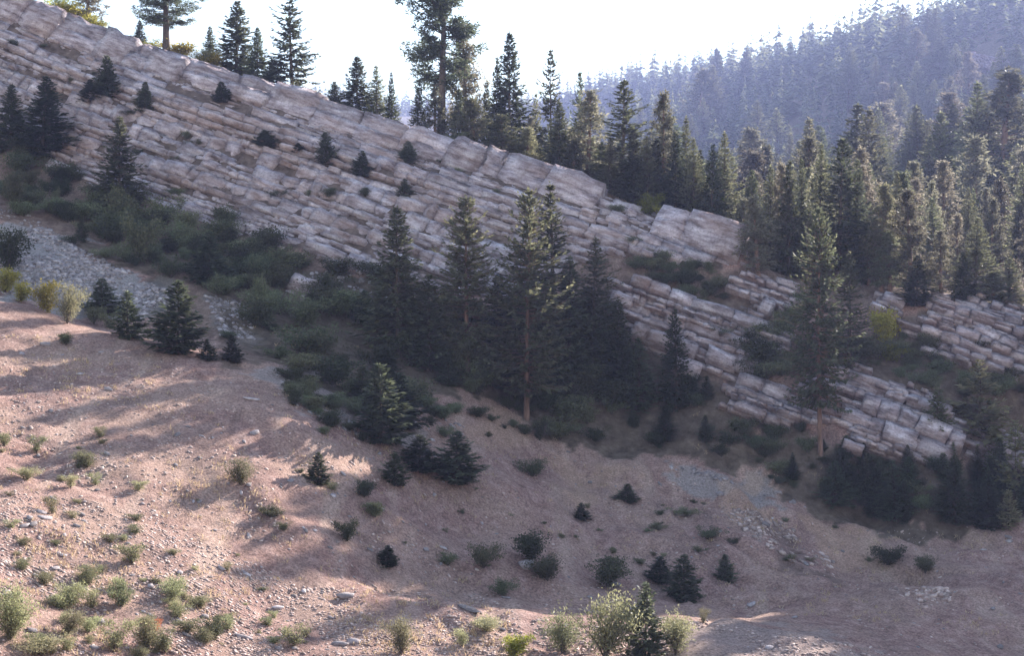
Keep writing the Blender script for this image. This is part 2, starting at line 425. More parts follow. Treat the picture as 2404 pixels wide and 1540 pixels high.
def bark_material(name, a, b_):
    m, nt, n, l, b = new_mat(name)
    tc = n.new('ShaderNodeTexCoord')
    mp = n.new('ShaderNodeMapping'); mp.inputs['Scale'].default_value = (40, 40, 8); l.new(tc.outputs['Object'], mp.inputs['Vector'])
    no = noise_node(n, l, mp.outputs[0], 2.0, 5)
    l.new(ramp(n, l, no.outputs['Fac'], [(0.35, a), (0.65, b_)]).outputs[0], b.inputs['Base Color']); b.inputs['Roughness'].default_value = 0.95
    bu = n.new('ShaderNodeBump'); bu.inputs['Strength'].default_value = 0.6; bu.inputs['Distance'].default_value = 0.05
    l.new(no.outputs['Fac'], bu.inputs['Height']); l.new(bu.outputs[0], b.inputs['Normal'])
    return m
M_BARK = bark_material('fir_bark', (0.055, 0.042, 0.038), (0.14, 0.105, 0.09))
M_PBARK = bark_material('pine_bark', (0.10, 0.06, 0.05), (0.26, 0.155, 0.12))

def ground_material():
    m, nt, n, l, b = new_mat('slope_ground')
    p = world_pos(n)
    at = n.new('ShaderNodeAttribute'); at.attribute_name = 'zone'
    sep = n.new('ShaderNodeSeparateColor'); l.new(at.outputs['Color'], sep.inputs[0])
    big = noise_node(n, l, p, 0.14, 5, 0.55)
    mid = noise_node(n, l, p, 0.9, 6, 0.65)
    fine = noise_node(n, l, p, 5.5, 6, 0.75)
    dirt = ramp(n, l, mid.outputs['Fac'], [(0.30, (0.215, 0.126, 0.112)), (0.5, (0.34, 0.210, 0.186)), (0.72, (0.465, 0.315, 0.283))]).outputs[0]
    och = ramp(n, l, big.outputs['Fac'], [(0.42, (0, 0, 0)), (0.62, (1, 1, 1))]).outputs[0]
    dirt = mix(n, l, mathn(n, l, 'MULTIPLY', och, 0.45), dirt, (0.44, 0.31, 0.25))
    scree = ramp(n, l, fine.outputs['Fac'], [(0.34, (0.18, 0.155, 0.15)), (0.5, (0.34, 0.30, 0.30)), (0.66, (0.50, 0.45, 0.44))]).outputs[0]
    duff = ramp(n, l, mid.outputs['Fac'], [(0.35, (0.070, 0.055, 0.042)), (0.55, (0.15, 0.115, 0.088)), (0.75, (0.26, 0.20, 0.165))]).outputs[0]
    rock = ramp(n, l, mid.outputs['Fac'], [(0.35, (0.085, 0.06, 0.05)), (0.6, (0.22, 0.16, 0.14)), (0.75, (0.33, 0.25, 0.22))]).outputs[0]
    speck = ramp(n, l, fine.outputs['Fac'], [(0.34, (0.35, 0.35, 0.35)), (0.5, (1, 1, 1)), (0.64, (1.6, 1.6, 1.6))]).outputs[0]
    mps = n.new('ShaderNodeMapping'); mps.inputs['Scale'].default_value = (0.55, 0.09, 0.09); mps.inputs['Rotation'].default_value = (0, 0, R(-14)); l.new(p, mps.inputs['Vector'])
    streak = noise_node(n, l, mps.outputs[0], 0.8, 5, 0.6, 0.4)
    dirt = mix(n, l, mathn(n, l, 'MULTIPLY', ramp(n, l, streak.outputs['Fac'], [(0.30, (1, 1, 1)), (0.46, (0, 0, 0))]).outputs[0], 0.65), dirt, (0.215, 0.145, 0.13))
    dirt = mix(n, l, mathn(n, l, 'MULTIPLY', ramp(n, l, streak.outputs['Fac'], [(0.54, (0, 0, 0)), (0.70, (1, 1, 1))]).outputs[0], 0.6), dirt, (0.53, 0.385, 0.32))
    dirt = mix(n, l, 0.8, dirt, speck, 'MULTIPLY')
    c = mix(n, l, sep.outputs[0], dirt, scree)
    c = mix(n, l, sep.outputs[1], c, duff)
    c = mix(n, l, sep.outputs[2], c, rock)
    c2 = mix(n, l, at.outputs['Alpha'], mix(n, l, 0.6, c, mix(n, l, 0.7, (0.52, 0.345, 0.25), speck, 'MULTIPLY')), c)
    l.new(c2, b.inputs['Base Color']); b.inputs['Roughness'].default_value = 1.0; b.inputs['Specular IOR Level'].default_value = 0.1
    hs = mathn(n, l, 'ADD', mathn(n, l, 'MULTIPLY', mid.outputs['Fac'], 0.6), mathn(n, l, 'MULTIPLY', fine.outputs['Fac'], 0.4))
    bu = n.new('ShaderNodeBump'); bu.inputs['Strength'].default_value = 1.0; bu.inputs['Distance'].default_value = 0.6
    l.new(hs, bu.inputs['Height']); l.new(bu.outputs[0], b.inputs['Normal'])
    return m
M_GROUND = ground_material()

# ------------------------------------------------------------------ outcrops, as outlines on the slope
POLY = {
 'main': [(-260, -80), (0, 8), (250, 78), (500, 160), (700, 234), (800, 270), (950, 318), (1060, 345), (1110, 356), (1300, 424), (1400, 458), (1500, 489), (1640, 512), (1700, 548), (1745, 598),
          (1748, 622), (1690, 640), (1560, 606), (1430, 600), (1300, 640), (1240, 720), (1060, 690), (950, 668), (820, 638), (600, 568), (400, 500), (240, 445), (95, 388), (60, 340), (0, 330), (-260, 250)],
 'crest_end': [(1370, 446), (1500, 486), (1660, 512), (1665, 575), (1500, 545), (1370, 510)],
 'middle': [(1436, 660), (1520, 668), (1640, 720), (1740, 742), (1845, 790), (1850, 822), (1760, 850), (1745, 890), (1690, 893), (1600, 860), (1520, 830), (1480, 790)],
 'upper_right': [(1715, 640), (1780, 655), (1870, 690), (1880, 735), (1800, 745), (1735, 700)],
 'lower': [(1708, 903), (1790, 915), (1865, 925), (1868, 1005), (1800, 995), (1718, 972)],
 'lower_mid': [(1868, 890), (1935, 885), (1945, 1000), (1870, 985)],
 'lower_right': [(1978, 862), (2030, 856), (2065, 905), (2170, 930), (2250, 1000), (2240, 1075), (2130, 1085), (2000, 1062), (1982, 960)],
 'far_right': [(2175, 708), (2230, 706), (2320, 720), (2480, 770), (2480, 910), (2390, 890), (2290, 868), (2185, 838), (2190, 770)],
 'corner': [(2225, 1000), (2300, 1010), (2480, 1040), (2480, 1090), (2300, 1095), (2235, 1060)],
 'under': [(700, 668), (760, 655), (800, 690), (760, 720), (700, 712)],
 'knob': [(2125, 755), (2180, 742), (2192, 790), (2140, 800)],
 'wall': [(2052, 690), (2110, 700), (2115, 735), (2060, 735)],
}
THICKET = [(0, 300), (70, 350), (110, 400), (250, 460), (400, 512), (600, 585), (830, 655), (900, 640), (1000, 700), (1250, 760), (1430, 700), (1490, 800), (1700, 900), (1720, 980), (1860, 1010), (1950, 1060),
           (2230, 1090), (2450, 1100), (2450, 1225), (2060, 1235), (1850, 1150), (1700, 1090), (1500, 1062), (1260, 1030), (1150, 950), (1050, 930), (970, 930), (950, 1030), (860, 1030), (720, 900), (620, 850), (560, 770), (470, 650), (330, 640), (200, 580), (60, 490), (0, 480)]
# zone colour of the ground: r scree, g forest floor, b bare rock, a (1 - dry grass)
px, py = gpx + 90 * fbm(GX * 0.3, GY * 0.3, 51, 4), gpy + 50 * fbm(GX * 0.3, GY * 0.3, 52, 4)
zone = np.zeros(GX.shape + (4,), np.float32); zone[..., 3] = 1
vis = (GY > 60) & (GY < 215)
def paint(ch, poly, v=1.0):
    m = in_poly(px, py, poly) & vis
    zone[..., ch][m] = np.maximum(zone[..., ch][m], v)
paint(1, THICKET, 0.9)
paint(1, [(1420, 590), (1560, 606), (1750, 640), (1740, 740), (1850, 790), (2000, 850), (2180, 700), (2480, 900), (2480, 1040), (2250, 1000), (2050, 900), (1870, 900), (1700, 740), (1520, 668), (1430, 655)], 0.85)
SCREE = [(0, 490), (70, 510), (200, 590), (330, 650), (420, 700), (300, 760), (0, 690)]
paint(1, [(300, 640), (480, 650), (640, 860), (560, 860), (430, 790), (330, 740)], 0.6)
paint(0, SCREE, 1.0)
paint(0, [(480, 690), (560, 710), (600, 800), (520, 800)], 0.7)
paint(0, [(700, 870), (800, 960), (860, 1010), (700, 960), (600, 880)], 0.6)
paint(0, [(920, 960), (1010, 1000), (1000, 1100), (930, 1050)], 0.6)
paint(0, [(1530, 1090), (1650, 1095), (1800, 1140), (1870, 1200), (1700, 1150)], 0.75)
paint(0, [(1580, 1460), (1800, 1480), (2100, 1540), (1500, 1580)], 0.35)
for q_, v_ in (([(1280, 1065), (1420, 1080), (1490, 1130), (1330, 1160)], 0.35), ([(1680, 1110), (1770, 1130), (1780, 1210), (1715, 1220)], 0.3), ([(1850, 1180), (2060, 1245), (2090, 1300), (1950, 1275)], 0.3), ([(1100, 960), (1250, 1000), (1240, 1060), (1100, 1040)], 0.5)):
    m_ = in_poly(px, py, q_) & vis; zone[..., 3][m_] = v_          # bare ochre earth on the scarp
paint(2, [(1690, 1200), (1800, 1215), (1990, 1340), (1880, 1345)], 0.55)
for k in POLY: paint(2, POLY[k], 1.0)
behind = (GY > 150) & (GY < 232) & ~in_poly(gpx, gpy, POLY['main']) & (gpy < 720)
zone[behind] = (0, 0.55, 0, 1)
far_m = GY >= 232
zone[far_m] = (0, 1.0, 0, 1)
crest = np.zeros(GX.shape, bool)
for x, y, d in RIDGE:
    a = pix(x, y, d); crest |= ((GX - a[0]) ** 2 + (GY - a[1] - 3) ** 2 < 36) & (GZ > a[2] - 1.2)
zone[..., 3][crest & ~in_poly(gpx, gpy + 8, POLY['main'])] = 0.35

nx, ny = len(XS), len(YS)
idx = np.arange(nx * ny).reshape(ny, nx)
faces = np.stack([idx[:-1, :-1], idx[:-1, 1:], idx[1:, 1:], idx[1:, :-1]], -1).reshape(-1, 4)
me = mesh_from('hillside', np.stack([GX, GY, GZ], -1).reshape(-1, 3), faces, M_GROUND, True)
ca = me.color_attributes.new('zone', 'FLOAT_COLOR', 'POINT'); ca.data.foreach_set('color', zone.reshape(-1))
hillside = link('hillside', me)
tag(hillside, 'reddish dirt and scree slope falling into the gully below the cliff', None, None, 'structure')

# ------------------------------------------------------------------ cliffs built from bedded blocks
def block_mesh(seed, nu=4, nw=3, nf=2, rough=0.055):
    """rough block, unit half-sizes, x along the bed, z across it, -y the face"""
    r = np.random.default_rng(seed)
    V = {}; verts = []; F = []
    def vid(i, j, k):
        if (i, j, k) not in V:
            p = np.array([2 * i / nu - 1, 2 * k / nf - 1, 2 * j / nw - 1], float)
            V[(i, j, k)] = len(verts); verts.append(p)
        return V[(i, j, k)]
    for j in range(nw):
        for i in range(nu):
            F.append([vid(i, j, 0), vid(i + 1, j, 0), vid(i + 1, j + 1, 0), vid(i, j + 1, 0)])
    for k in range(nf):
        for i in range(nu):
            F.append([vid(i, nw, k), vid(i + 1, nw, k), vid(i + 1, nw, k + 1), vid(i, nw, k + 1)])
            F.append([vid(i, 0, k + 1), vid(i + 1, 0, k + 1), vid(i + 1, 0, k), vid(i, 0, k)])
        for j in range(nw):
            F.append([vid(nu, j, k), vid(nu, j, k + 1), vid(nu, j + 1, k + 1), vid(nu, j + 1, k)])
            F.append([vid(0, j, k + 1), vid(0, j, k), vid(0, j + 1, k), vid(0, j + 1, k + 1)])
    v = np.array(verts)
    ph = r.uniform(0, 6.28, 6)
    n = len(v)
    # broken corners, a face that is not flat, edges that wander
    corner = (np.abs(v[:, 0]) > 0.99).astype(float) + (np.abs(v[:, 2]) > 0.99).astype(float)
    front = (v[:, 1] < -0.99)
    v2 = v.copy()
    v2[:, 1] += front * (0.05 * corner + r.normal(0, rough, n) + 0.07 * np.sin(2.2 * v[:, 0] + ph[0]) + 0.05 * np.sin(3.1 * v[:, 2] + ph[1]))
    v2[:, 0] += r.normal(0, 0.035, n) + 0.08 * v[:, 2] * r.normal()
    v2[:, 2] += r.normal(0, 0.045, n) + 0.04 * np.sin(2.7 * v[:, 0] + ph[2]) + 0.03 * v[:, 0] * r.normal()
    return v2, np.array(F)
BLOCKS = [block_mesh(100 + k) for k in range(14)]
BLOCK_MESH = [mesh_from('rock_block', v, f, M_ROCK) for v, f in BLOCKS]
BASIS = np.stack([U, -Fd, Wd], 1)            # columns: along, into the hill, across
if np.linalg.det(BASIS) < 0:
    BASIS[:, 0] *= -1
O_CL = np.array(pix(600, 575, 155))

def march(u, w):
    """distance f along the outward normal at which the line through (u, w) enters the slope"""
    fs = np.arange(60, -60, -0.3)
    P = O_CL + u[:, None, None] * U + w[:, None, None] * Wd + fs[None, :, None] * Fd
    inside = P[..., 2] <= height(P[..., 0], P[..., 1])
    k = inside.argmax(1); ok = inside.any(1)
    return fs[k], ok
def make_blocks(polys, thick_fn, seed, shift=0.0, u_rng=(-75, 95), w_rng=(-30, 32), lenf=(1.2, 4.5)):
    r = np.random.default_rng(seed)
    rows = []; w = w_rng[0]
    cu, cw, hu, hw, ro = [], [], [], [], []
    while w < w_rng[1]:
        t = thick_fn(w, r)
        off = r.normal(0, 0.26) + (0.35 if r.random() < 0.3 else 0)
        u = u_rng[0] + r.uniform(0, 3)
        while u < u_rng[1]:
            L = t * r.uniform(*lenf) if t < 1.6 else (t * r.uniform(0.6, 1.9) if t < 3 else t * r.uniform(0.4, 1.6))
            wander = 0.9 * vnoise(u * 0.05, w * 0.2, seed)
            if r.random() > 0.04:
                if t > 0.8 and r.random() < 0.22 and t < 1.7:       # a block parted into thinner slabs
                    k = r.integers(2, 4); q = t / k
                    for s in range(k):
                        cu.append(u + L / 2 + r.normal(0, .15)); cw.append(w + q * (s + .5) + wander); hu.append(L / 2 * r.uniform(.85, 1.0)); hw.append(q / 2 * 0.93); ro.append(off + r.normal(0, 0.16))
                elif t > 3:                                        # crest slabs: uneven tops, some standing proud, some split
                    cut = r.uniform(0, 0.14) * t; sp = r.random() < 0.18; q = r.uniform(0.35, 0.6) * t if sp else 0
                    for lo, hi in (((0, q), (q, t - cut)) if sp else ((0, t - cut),)):
                        for g in (0.25, 0.75):                     # the rock behind the slab face
                            cu.append(u + L / 2); cw.append(w + t * g + wander); hu.append(L / 2); hw.append(t * 0.26); ro.append(off - 0.45)
                        cu.append(u + L / 2 + r.normal(0, .1)); cw.append(w + (lo + hi) / 2 + wander); hu.append(L / 2 * 0.985); hw.append((hi - lo) / 2 * 0.985); ro.append(off + r.normal(0, 0.2))
                else:
                    cu.append(u + L / 2); cw.append(w + t / 2 + wander); hu.append(L / 2 * 1.0); hw.append(t / 2 * 0.98); ro.append(off + r.normal(0, 0.10) - (0.4 if r.random() < 0.12 else 0))
            u += L
        w += t + (r.uniform(0.15, 0.45) if r.random() < 0.5 else 0.0)      # a parting weathered back between beds
    cu, cw, hu, hw, ro = map(np.array, (cu, cw, hu, hw, ro))
    f = np.zeros(len(cu)); ok = np.zeros(len(cu), bool)
    for i in range(0, len(cu), 2000):
        f[i:i + 2000], ok[i:i + 2000] = march(cu[i:i + 2000], cw[i:i + 2000])
    P = O_CL + cu[:, None] * U + cw[:, None] * Wd + f[:, None] * Fd
    bx, by = to_px(P)
    jit = 10
    keep = ok & (P[:, 1] > 120) & (P[:, 1] < 215)
    res = {}
    for name in polys:
        m = keep & in_poly(bx + r.normal(0, jit, len(bx)), by + r.normal(0, jit * 0.5, len(bx)), POLY[name])
        res[name] = [(P[i], hu[i], hw[i], ro[i] + shift, r.integers(0, len(BLOCKS)), r.normal(0, 0.014, 3)) for i in np.nonzero(m)[0]]
    return res
def main_thick(w, r):
    # thin beds low on the face, massive slabs under the crest
    if w > W_TOP - 5.2: return max(1.2, W_TOP + 0.4 - w)
    if w > W_TOP - 8: return r.uniform(0.9, 1.8)
    return r.choice([r.uniform(0.38, 0.7), r.uniform(0.6, 1.1), r.uniform(1.1, 2.3)], p=[0.42, 0.33, 0.25])
_rp = np.array([pix(*p) for p in RIDGE[2:14]])
W_TOP = float(np.median((_rp - O_CL) @ Wd))
def out_thick(w, r):
    return r.choice([r.uniform(0.4, 0.7), r.uniform(0.7, 1.2), r.uniform(1.2, 2.2)], p=[0.35, 0.35, 0.30])
def fill_thick(w, r):
    return r.uniform(0.35, 0.75)
def block_matrix(b):
    P, hu, hw, ro, k, rot = b
    depth = 1.0 + 0.75 * hw
    front = ro + 0.42 * hw + 0.12
    c = P + Fd * (front - depth)
    Rm = Matrix([list(map(float, row)) for row in BASIS]).to_4x4()
    jr = Matrix.Rotation(rot[0], 4, 'X') @ Matrix.Rotation(rot[1] * 1.3, 4, 'Y') @ Matrix.Rotation(rot[2] * 2.0, 4, 'Z')
    S = Matrix.Diagonal((hu, depth, hw, 1))
    return Matrix.Translation(Vector(map(float, c))) @ Rm @ jr @ S
def build_cliff(name, blocks, label, cat, limit=290):
    root = link(name, None); root.empty_display_size = 1
    if not blocks: return root
    c = np.mean([b[0] for b in blocks], 0)
    base = min(blocks, key=lambda b: b[0][2])[0]
    root.location = (float(c[0]), float(c[1]), float(base[2]))
    inv = Matrix.Translation(-root.location)
    tag(root, label, cat, None, 'structure' if name == 'cliff' else None)
    blocks = sorted(blocks, key=lambda b: -b[1] * b[2])
    vis_b = [b for b in blocks if -20 < to_px(b[0])[0] < W_PX + 20 and to_px(b[0])[1] > -20]
    ids = set(id(b) for b in vis_b[:limit])
    rest_v, rest_f, nv = [], [], 0
    for b in blocks:
        Mx = block_matrix(b)
        if id(b) in ids:
            o = link('rock_block', BLOCK_MESH[b[4]], root); o.matrix_local = inv @ Mx
        else:
            v, f = BLOCKS[b[4]]
            A = np.array(inv @ Mx)
            rest_v.append(v @ A[:3, :3].T + A[:3, 3]); rest_f.append(f + nv); nv += len(v)
    if rest_v:
        o = link('small_rock_blocks', mesh_from('small_rock_blocks', np.concatenate(rest_v), np.concatenate(rest_f), M_ROCK), root)
        tag(o, kind='stuff')
    return root
mainb = make_blocks(['main'], main_thick, 21)
mainb['main'] += make_blocks(['crest_end'], lambda w, r: r.uniform(0.9, 1.7), 27, 0.0, lenf=(1.0, 2.4))['crest_end']
mainb['main'] += make_blocks(['main'], fill_thick, 25, -0.45)['main']
OUTS = ['middle', 'upper_right', 'lower', 'lower_mid', 'lower_right', 'far_right', 'corner', 'under', 'knob', 'wall']
outb = make_blocks(OUTS, out_thick, 22, 1.0, lenf=(1.1, 3.4))
for k, v in make_blocks(OUTS, fill_thick, 26, 0.35).items(): outb[k] += v
print('blocks', {k: len(v) for k, v in {**mainb, **outb}.items()}, 'W_TOP', W_TOP)
build_cliff('cliff', mainb['main'], 'long lavender cliff of tilted rock beds running down from the upper left', 'cliff')
OUT_LABEL = {
 'middle': 'stepped rock outcrop below the shrubby bench, right of the tall central trees',
 'upper_right': 'broken rock ledges under the right end of the main cliff',
 'lower': 'square jointed tan outcrop above the dark thicket, beside the tall spruce trunk',
 'lower_mid': 'narrow rock rib directly behind the trunk of the tall spruce',
 'lower_right': 'rounded tan outcrop with open joints, right of the tall spruce trunk',
 'far_right': 'banded rock wall at the right edge with pines on its top',
 'corner': 'low broken ledge at the right edge below the pale sunlit fir',
 'under': 'small rock patch showing through the shrubs below the cliff foot',
 'knob': 'pale rock knob at the left end of the banded right-hand wall',
 'wall': 'smooth bluish rock face among the pines above the yellow shrub',
}
for k, lab in OUT_LABEL.items():
    build_cliff('rock_outcrop', outb[k], lab, 'outcrop', 120)

# ------------------------------------------------------------------ trees and shrubs: a few meshes each, shared by the copies
def rhombi(P, D, N, L, Wt):
    """elongated leaf-shaped faces: start P, direction D, normal N, length L, width Wt"""
    S = np.cross(D, N); S /= np.linalg.norm(S, axis=1, keepdims=True) + 1e-9
    L = L[:, None]; Wt = Wt[:, None]
    a = P; b = P + D * L * 0.45 + S * Wt * 0.5; c = P + D * L; d = P + D * L * 0.45 - S * Wt * 0.5
    v = np.stack([a, b, c, d], 1).reshape(-1, 3)
    f = np.arange(len(v)).reshape(-1, 4)
    return v, f
def unit(v):
    return v / (np.linalg.norm(v, axis=-1, keepdims=True) + 1e-9)
def tube(pts, rad, sides=6):
    pts = np.asarray(pts, float); n = len(pts)
    v = []
    for k in range(n):
        t = pts[min(k + 1, n - 1)] - pts[max(k - 1, 0)]; t = t / (np.linalg.norm(t) + 1e-9)
        a = np.cross(t, [0.13, 0.97, 0.2]); a /= np.linalg.norm(a) + 1e-9; b = np.cross(t, a)
        ang = np.arange(sides) * 2 * math.pi / sides
        v.append(pts[k] + rad[k] * (np.cos(ang)[:, None] * a + np.sin(ang)[:, None] * b))
    v = np.concatenate(v)
    f = [[k * sides + i, k * sides + (i + 1) % sides, (k + 1) * sides + (i + 1) % sides, (k + 1) * sides + i] for k in range(n - 1) for i in range(sides)]
    return v, np.array(f)
def join(parts):
    vs_, fs_, n = [], [], 0
    for v, f in parts:
        vs_.append(v); fs_.append(f + n); n += len(v)
    return np.concatenate(vs_), np.concatenate(fs_)

def conifer(seed, bare=0.06, radius=0.17, levels=46, per=6, twigs=11, droop=0.25, open_=0.0, power=0.9, leaf=1.0, ragged=0.25, lowres=False):
    """fir or spruce, height 1: tiers of drooping boughs, each carrying flat sprays"""
    r = np.random.default_rng(seed)
    Ps, Ds, Ns, Ls, Ws = [], [], [], [], []
    limbs = []
    lean = r.normal(0, 0.010, 2)
    gaps = r.random(levels) < open_
    side = r.uniform(0, 6.28)
    for k in range(levels):
        t = (k + r.uniform(-0.3, 0.3)) / levels
        h = bare + (0.985 - bare) * t
        if gaps[k] and t < 0.85: continue
        nb = max(3, int(round(per * (1.05 - 0.45 * t))))
        a0 = r.uniform(0, 6.28)
        for q in range(nb):
            az = a0 + q * 2 * math.pi / nb + r.normal(0, 0.3)
            prof = (1 - t) ** power * min(1.0, 0.55 + 2.2 * t) * (1 + 0.12 * math.cos(az - side))
            L = radius * (prof + 0.035) * max(0.3, r.normal(1.0, ragged))
            if t > 0.9: L *= 0.9
            el0 = 0.55 * t - droop * (1 - t) + r.normal(0, 0.08)
            n = max(3, int(twigs * (0.45 + 0.7 * prof)))
            s = np.sort(r.uniform(0.08 if t > 0.5 else 0.22, 1.0, n))
            ca, sa = math.cos(az), math.sin(az)
            # boughs sag, then lift at the tips
            el = el0 - 0.35 * s + 0.5 * s ** 2.2
            pos = np.stack([ca * L * s * np.cos(el), sa * L * s * np.cos(el), h + L * s * np.sin(el)], 1)
            pos[:, 0] += lean[0] * h; pos[:, 1] += lean[1] * h
            if L > 0.05 and not lowres:
                ip = np.linspace(0, 0.85, 4); e2 = el0 - 0.35 * ip + 0.5 * ip ** 2.2
                limbs.append(tube(np.stack([ca * L * ip * np.cos(e2) + lean[0] * h, sa * L * ip * np.cos(e2) + lean[1] * h, h + L * ip * np.sin(e2)], 1), 0.0026 * (1.1 - ip), 3))
            sgn = np.where(r.random(n) < 0.5, -1, 1)
            ta = az + sgn * r.uniform(0.25, 1.05, n) * (1 - 0.5 * s)
            te = el0 + r.normal(0.0, 0.30, n) - 0.12
            D = np.stack([np.cos(ta) * np.cos(te), np.sin(ta) * np.cos(te), np.sin(te)], 1)
            up = np.stack([r.normal(0, 0.45, n), r.normal(0, 0.45, n), np.ones(n)], 1)
            Ps.append(pos); Ds.append(D); Ns.append(unit(up))
            ll = (0.020 + 0.20 * L * (1.15 - s)) * r.uniform(0.7, 1.3, n) * leaf
            Ls.append(ll); Ws.append(ll * r.uniform(0.34, 0.55, n))
    # leader
    n = 8 if lowres else 14
    hh = r.uniform(0.94, 1.0, n); aa = r.uniform(0, 6.28, n)
    Ps.append(np.stack([lean[0] * hh, lean[1] * hh, hh - 0.012], 1)); Ds.append(unit(np.stack([np.cos(aa) * 0.5, np.sin(aa) * 0.5, np.ones(n)], 1))); Ns.append(unit(r.normal(0, 1, (n, 3))))
    Ls.append(np.full(n, 0.022)); Ws.append(np.full(n, 0.007))
    crown = rhombi(*map(np.concatenate, (Ps, Ds, Ns, Ls, Ws)))
    z = np.linspace(-0.03, 0.97, 9)
    tr = tube(np.stack([lean[0] * z + 0.004 * np.sin(5 * z + seed), lean[1] * z, z], 1), np.maximum(0.0012, 0.0135 * (1 - z) ** 0.9), 7)
    return crown, join([tr] + limbs) if limbs else tr

def ponderosa(seed, bare=0.35, radius=0.2, branches=70, clumps=5, needles=16, top_round=0.75, leaf=1.0, dens=1.0, conic=False):
    """pine, height 1: bare lower bole, crooked limbs with tufts of needles at and near their ends"""
    r = np.random.default_rng(seed)
    Ps, Ds, Ls, Ws = [], [], [], []
    limbs = []
    lean = r.normal(0, 0.012, 2)
    for k in range(branches):
        t = (k + r.random()) / branches
        h = bare + (0.985 - bare) * t
        az = r.uniform(0, 6.28)
        prof = ((1 - t) ** 0.8 if conic else (1 - t ** 1.6) ** top_round) * min(1, 0.45 + 2.0 * t)
        L = radius * (prof * r.uniform(0.4, 1.25) + 0.035)
        el0 = -0.25 + 0.75 * t + r.normal(0, 0.15)
        s = np.linspace(0, 1, 5)
        bend = r.normal(0, 0.25)
        azs = az + bend * s
        el = el0 + 0.35 * s ** 2
        p = np.stack([np.cos(azs) * L * s * np.cos(el) + lean[0] * h, np.sin(azs) * L * s * np.cos(el) + lean[1] * h, h + L * s * np.sin(el)], 1)
        limbs.append(tube(p, 0.0042 * (1.1 - s) * (0.5 + L / radius * 0.6), 3))
        nc = max(2, int(clumps * (0.5 + 0.6 * prof)))
        for c in range(nc):
            q = 1.0 if c == 0 else r.uniform(0.35, 1.0)
            i = min(3, int(q * 4)); f_ = q * 4 - i
            cp = p[i] * (1 - f_) + p[i + 1] * f_ + r.normal(0, 0.012, 3) * (0 if c == 0 else 1.3)
            n = int(needles * r.uniform(0.7, 1.3) * dens)
            d = unit(r.normal(0, 1, (n, 3)) + np.array([0, 0, 0.35]))
            Ps.append(cp + d * 0.004 + r.normal(0, 0.006, (n, 3))); Ds.append(d)
            ll = r.uniform(0.018, 0.034, n) * leaf; Ls.append(ll); Ws.append(ll * r.uniform(0.22, 0.4, n))
    P = np.concatenate(Ps)
    crown = rhombi(P, np.concatenate(Ds), unit(r.normal(0, 1, (len(P), 3))), np.concatenate(Ls), np.concatenate(Ws))
    z = np.linspace(-0.03, 0.98, 10)
    tr = tube(np.stack([lean[0] * z + 0.005 * np.sin(4 * z + seed), lean[1] * z, z], 1), np.maximum(0.0015, 0.0165 * (1 - z) ** 0.8 + 0.001), 8)
    return crown, join([tr] + limbs)

def shrub(seed, leaves=1500, size=0.10, spread=0.55, upright=0.6, stems=16, clump=14, width=0.5):
    """bush, height about 1: leaning stems, leaves in uneven clumps around them"""
    r = np.random.default_rng(seed)
    st = []; tips = []
    for k in range(stems):
        az = r.uniform(0, 6.28); L = r.uniform(0.55, 1.0); lean = spread * r.uniform(0.1, 1.0)
        s = np.linspace(0, 1, 5)
        x = lean * s ** 1.3 * L
        p = np.stack([np.cos(az + 0.3 * s) * x, np.sin(az + 0.3 * s) * x, L * s ** 0.9 * (1 - 0.25 * lean)], 1)
        st.append(tube(p, 0.010 * (1.15 - s), 3)); tips.append(p)
    Ps, Ds, Ls = [], [], []
    per = leaves // (stems * 3)
    for p in tips:
        for c in range(3):
            q = r.uniform(0.25, 1.0) if c else r.uniform(0.85, 1.0)
            i = min(3, int(q * 4)); f_ = q * 4 - i
            cp = p[i] * (1 - f_) + p[i + 1] * f_
            n = int(per * r.uniform(0.5, 1.5))
            d = unit(r.normal(0, 1, (n, 3)) + np.array([0, 0, upright]))
            Ps.append(cp + r.normal(0, 1, (n, 3)) * np.array([0.085, 0.085, 0.075])); Ds.append(d); Ls.append(r.uniform(0.6, 1.3, n) * size)
    P = np.concatenate(Ps); P[:, 2] = np.maximum(P[:, 2], 0.01)
    L = np.concatenate(Ls)
    return rhombi(P, np.concatenate(Ds), unit(r.normal(0, 1, (len(P), 3))), L, L * width), join(st)

LIB = {}
def lib(kind, builder, seeds, mat, bark, trunk_name, crown_name):
    out = []
    for s in seeds:
        c, t = builder(s)
        out.append((mesh_from(crown_name, c[0], c[1], mat), mesh_from(trunk_name, t[0], t[1], bark)))
    LIB[kind] = (out, trunk_name, crown_name)
lib('fir', lambda s: conifer(s, 0.04, 0.19, 52, 7, 24, 0.25, 0.03), (1, 2, 3), M_FIR, M_BARK, 'trunk', 'crown')
lib('fir_pale', lambda s: conifer(s, 0.05, 0.18, 52, 8, 42, 0.22, 0.05, 0.9, 0.6), (4, 5, 6), M_PALEFIR, M_BARK, 'trunk', 'crown')
lib('spruce_open', lambda s: conifer(s, 0.12, 0.17, 46, 6, 34, 0.18, 0.12, 0.75, 0.75, 0.32), (7, 8), M_FIR, M_BARK, 'trunk', 'crown')
lib('spruce_tall', lambda s: conifer(s, 0.22, 0.16, 64, 8, 42, 0.3, 0.10, 0.62, 0.6, 0.4), (9,), M_PALEFIR, M_PBARK, 'trunk', 'crown')
lib('pine', lambda s: ponderosa(s, 0.10, 0.19, 88, 6, 15, conic=True), (11, 12, 13), M_PINE, M_PBARK, 'trunk', 'crown')
lib('pine_green', lambda s: ponderosa(s, 0.14, 0.18, 96, 6, 15, conic=True), (14, 15), M_PALEFIR, M_PBARK, 'trunk', 'crown')
lib('pine_full', lambda s: conifer(s, 0.13, 0.18, 58, 8, 42, 0.12, 0.05, 0.62, 0.65, 0.42), (18, 19), M_PALEFIR, M_PBARK, 'trunk', 'crown')
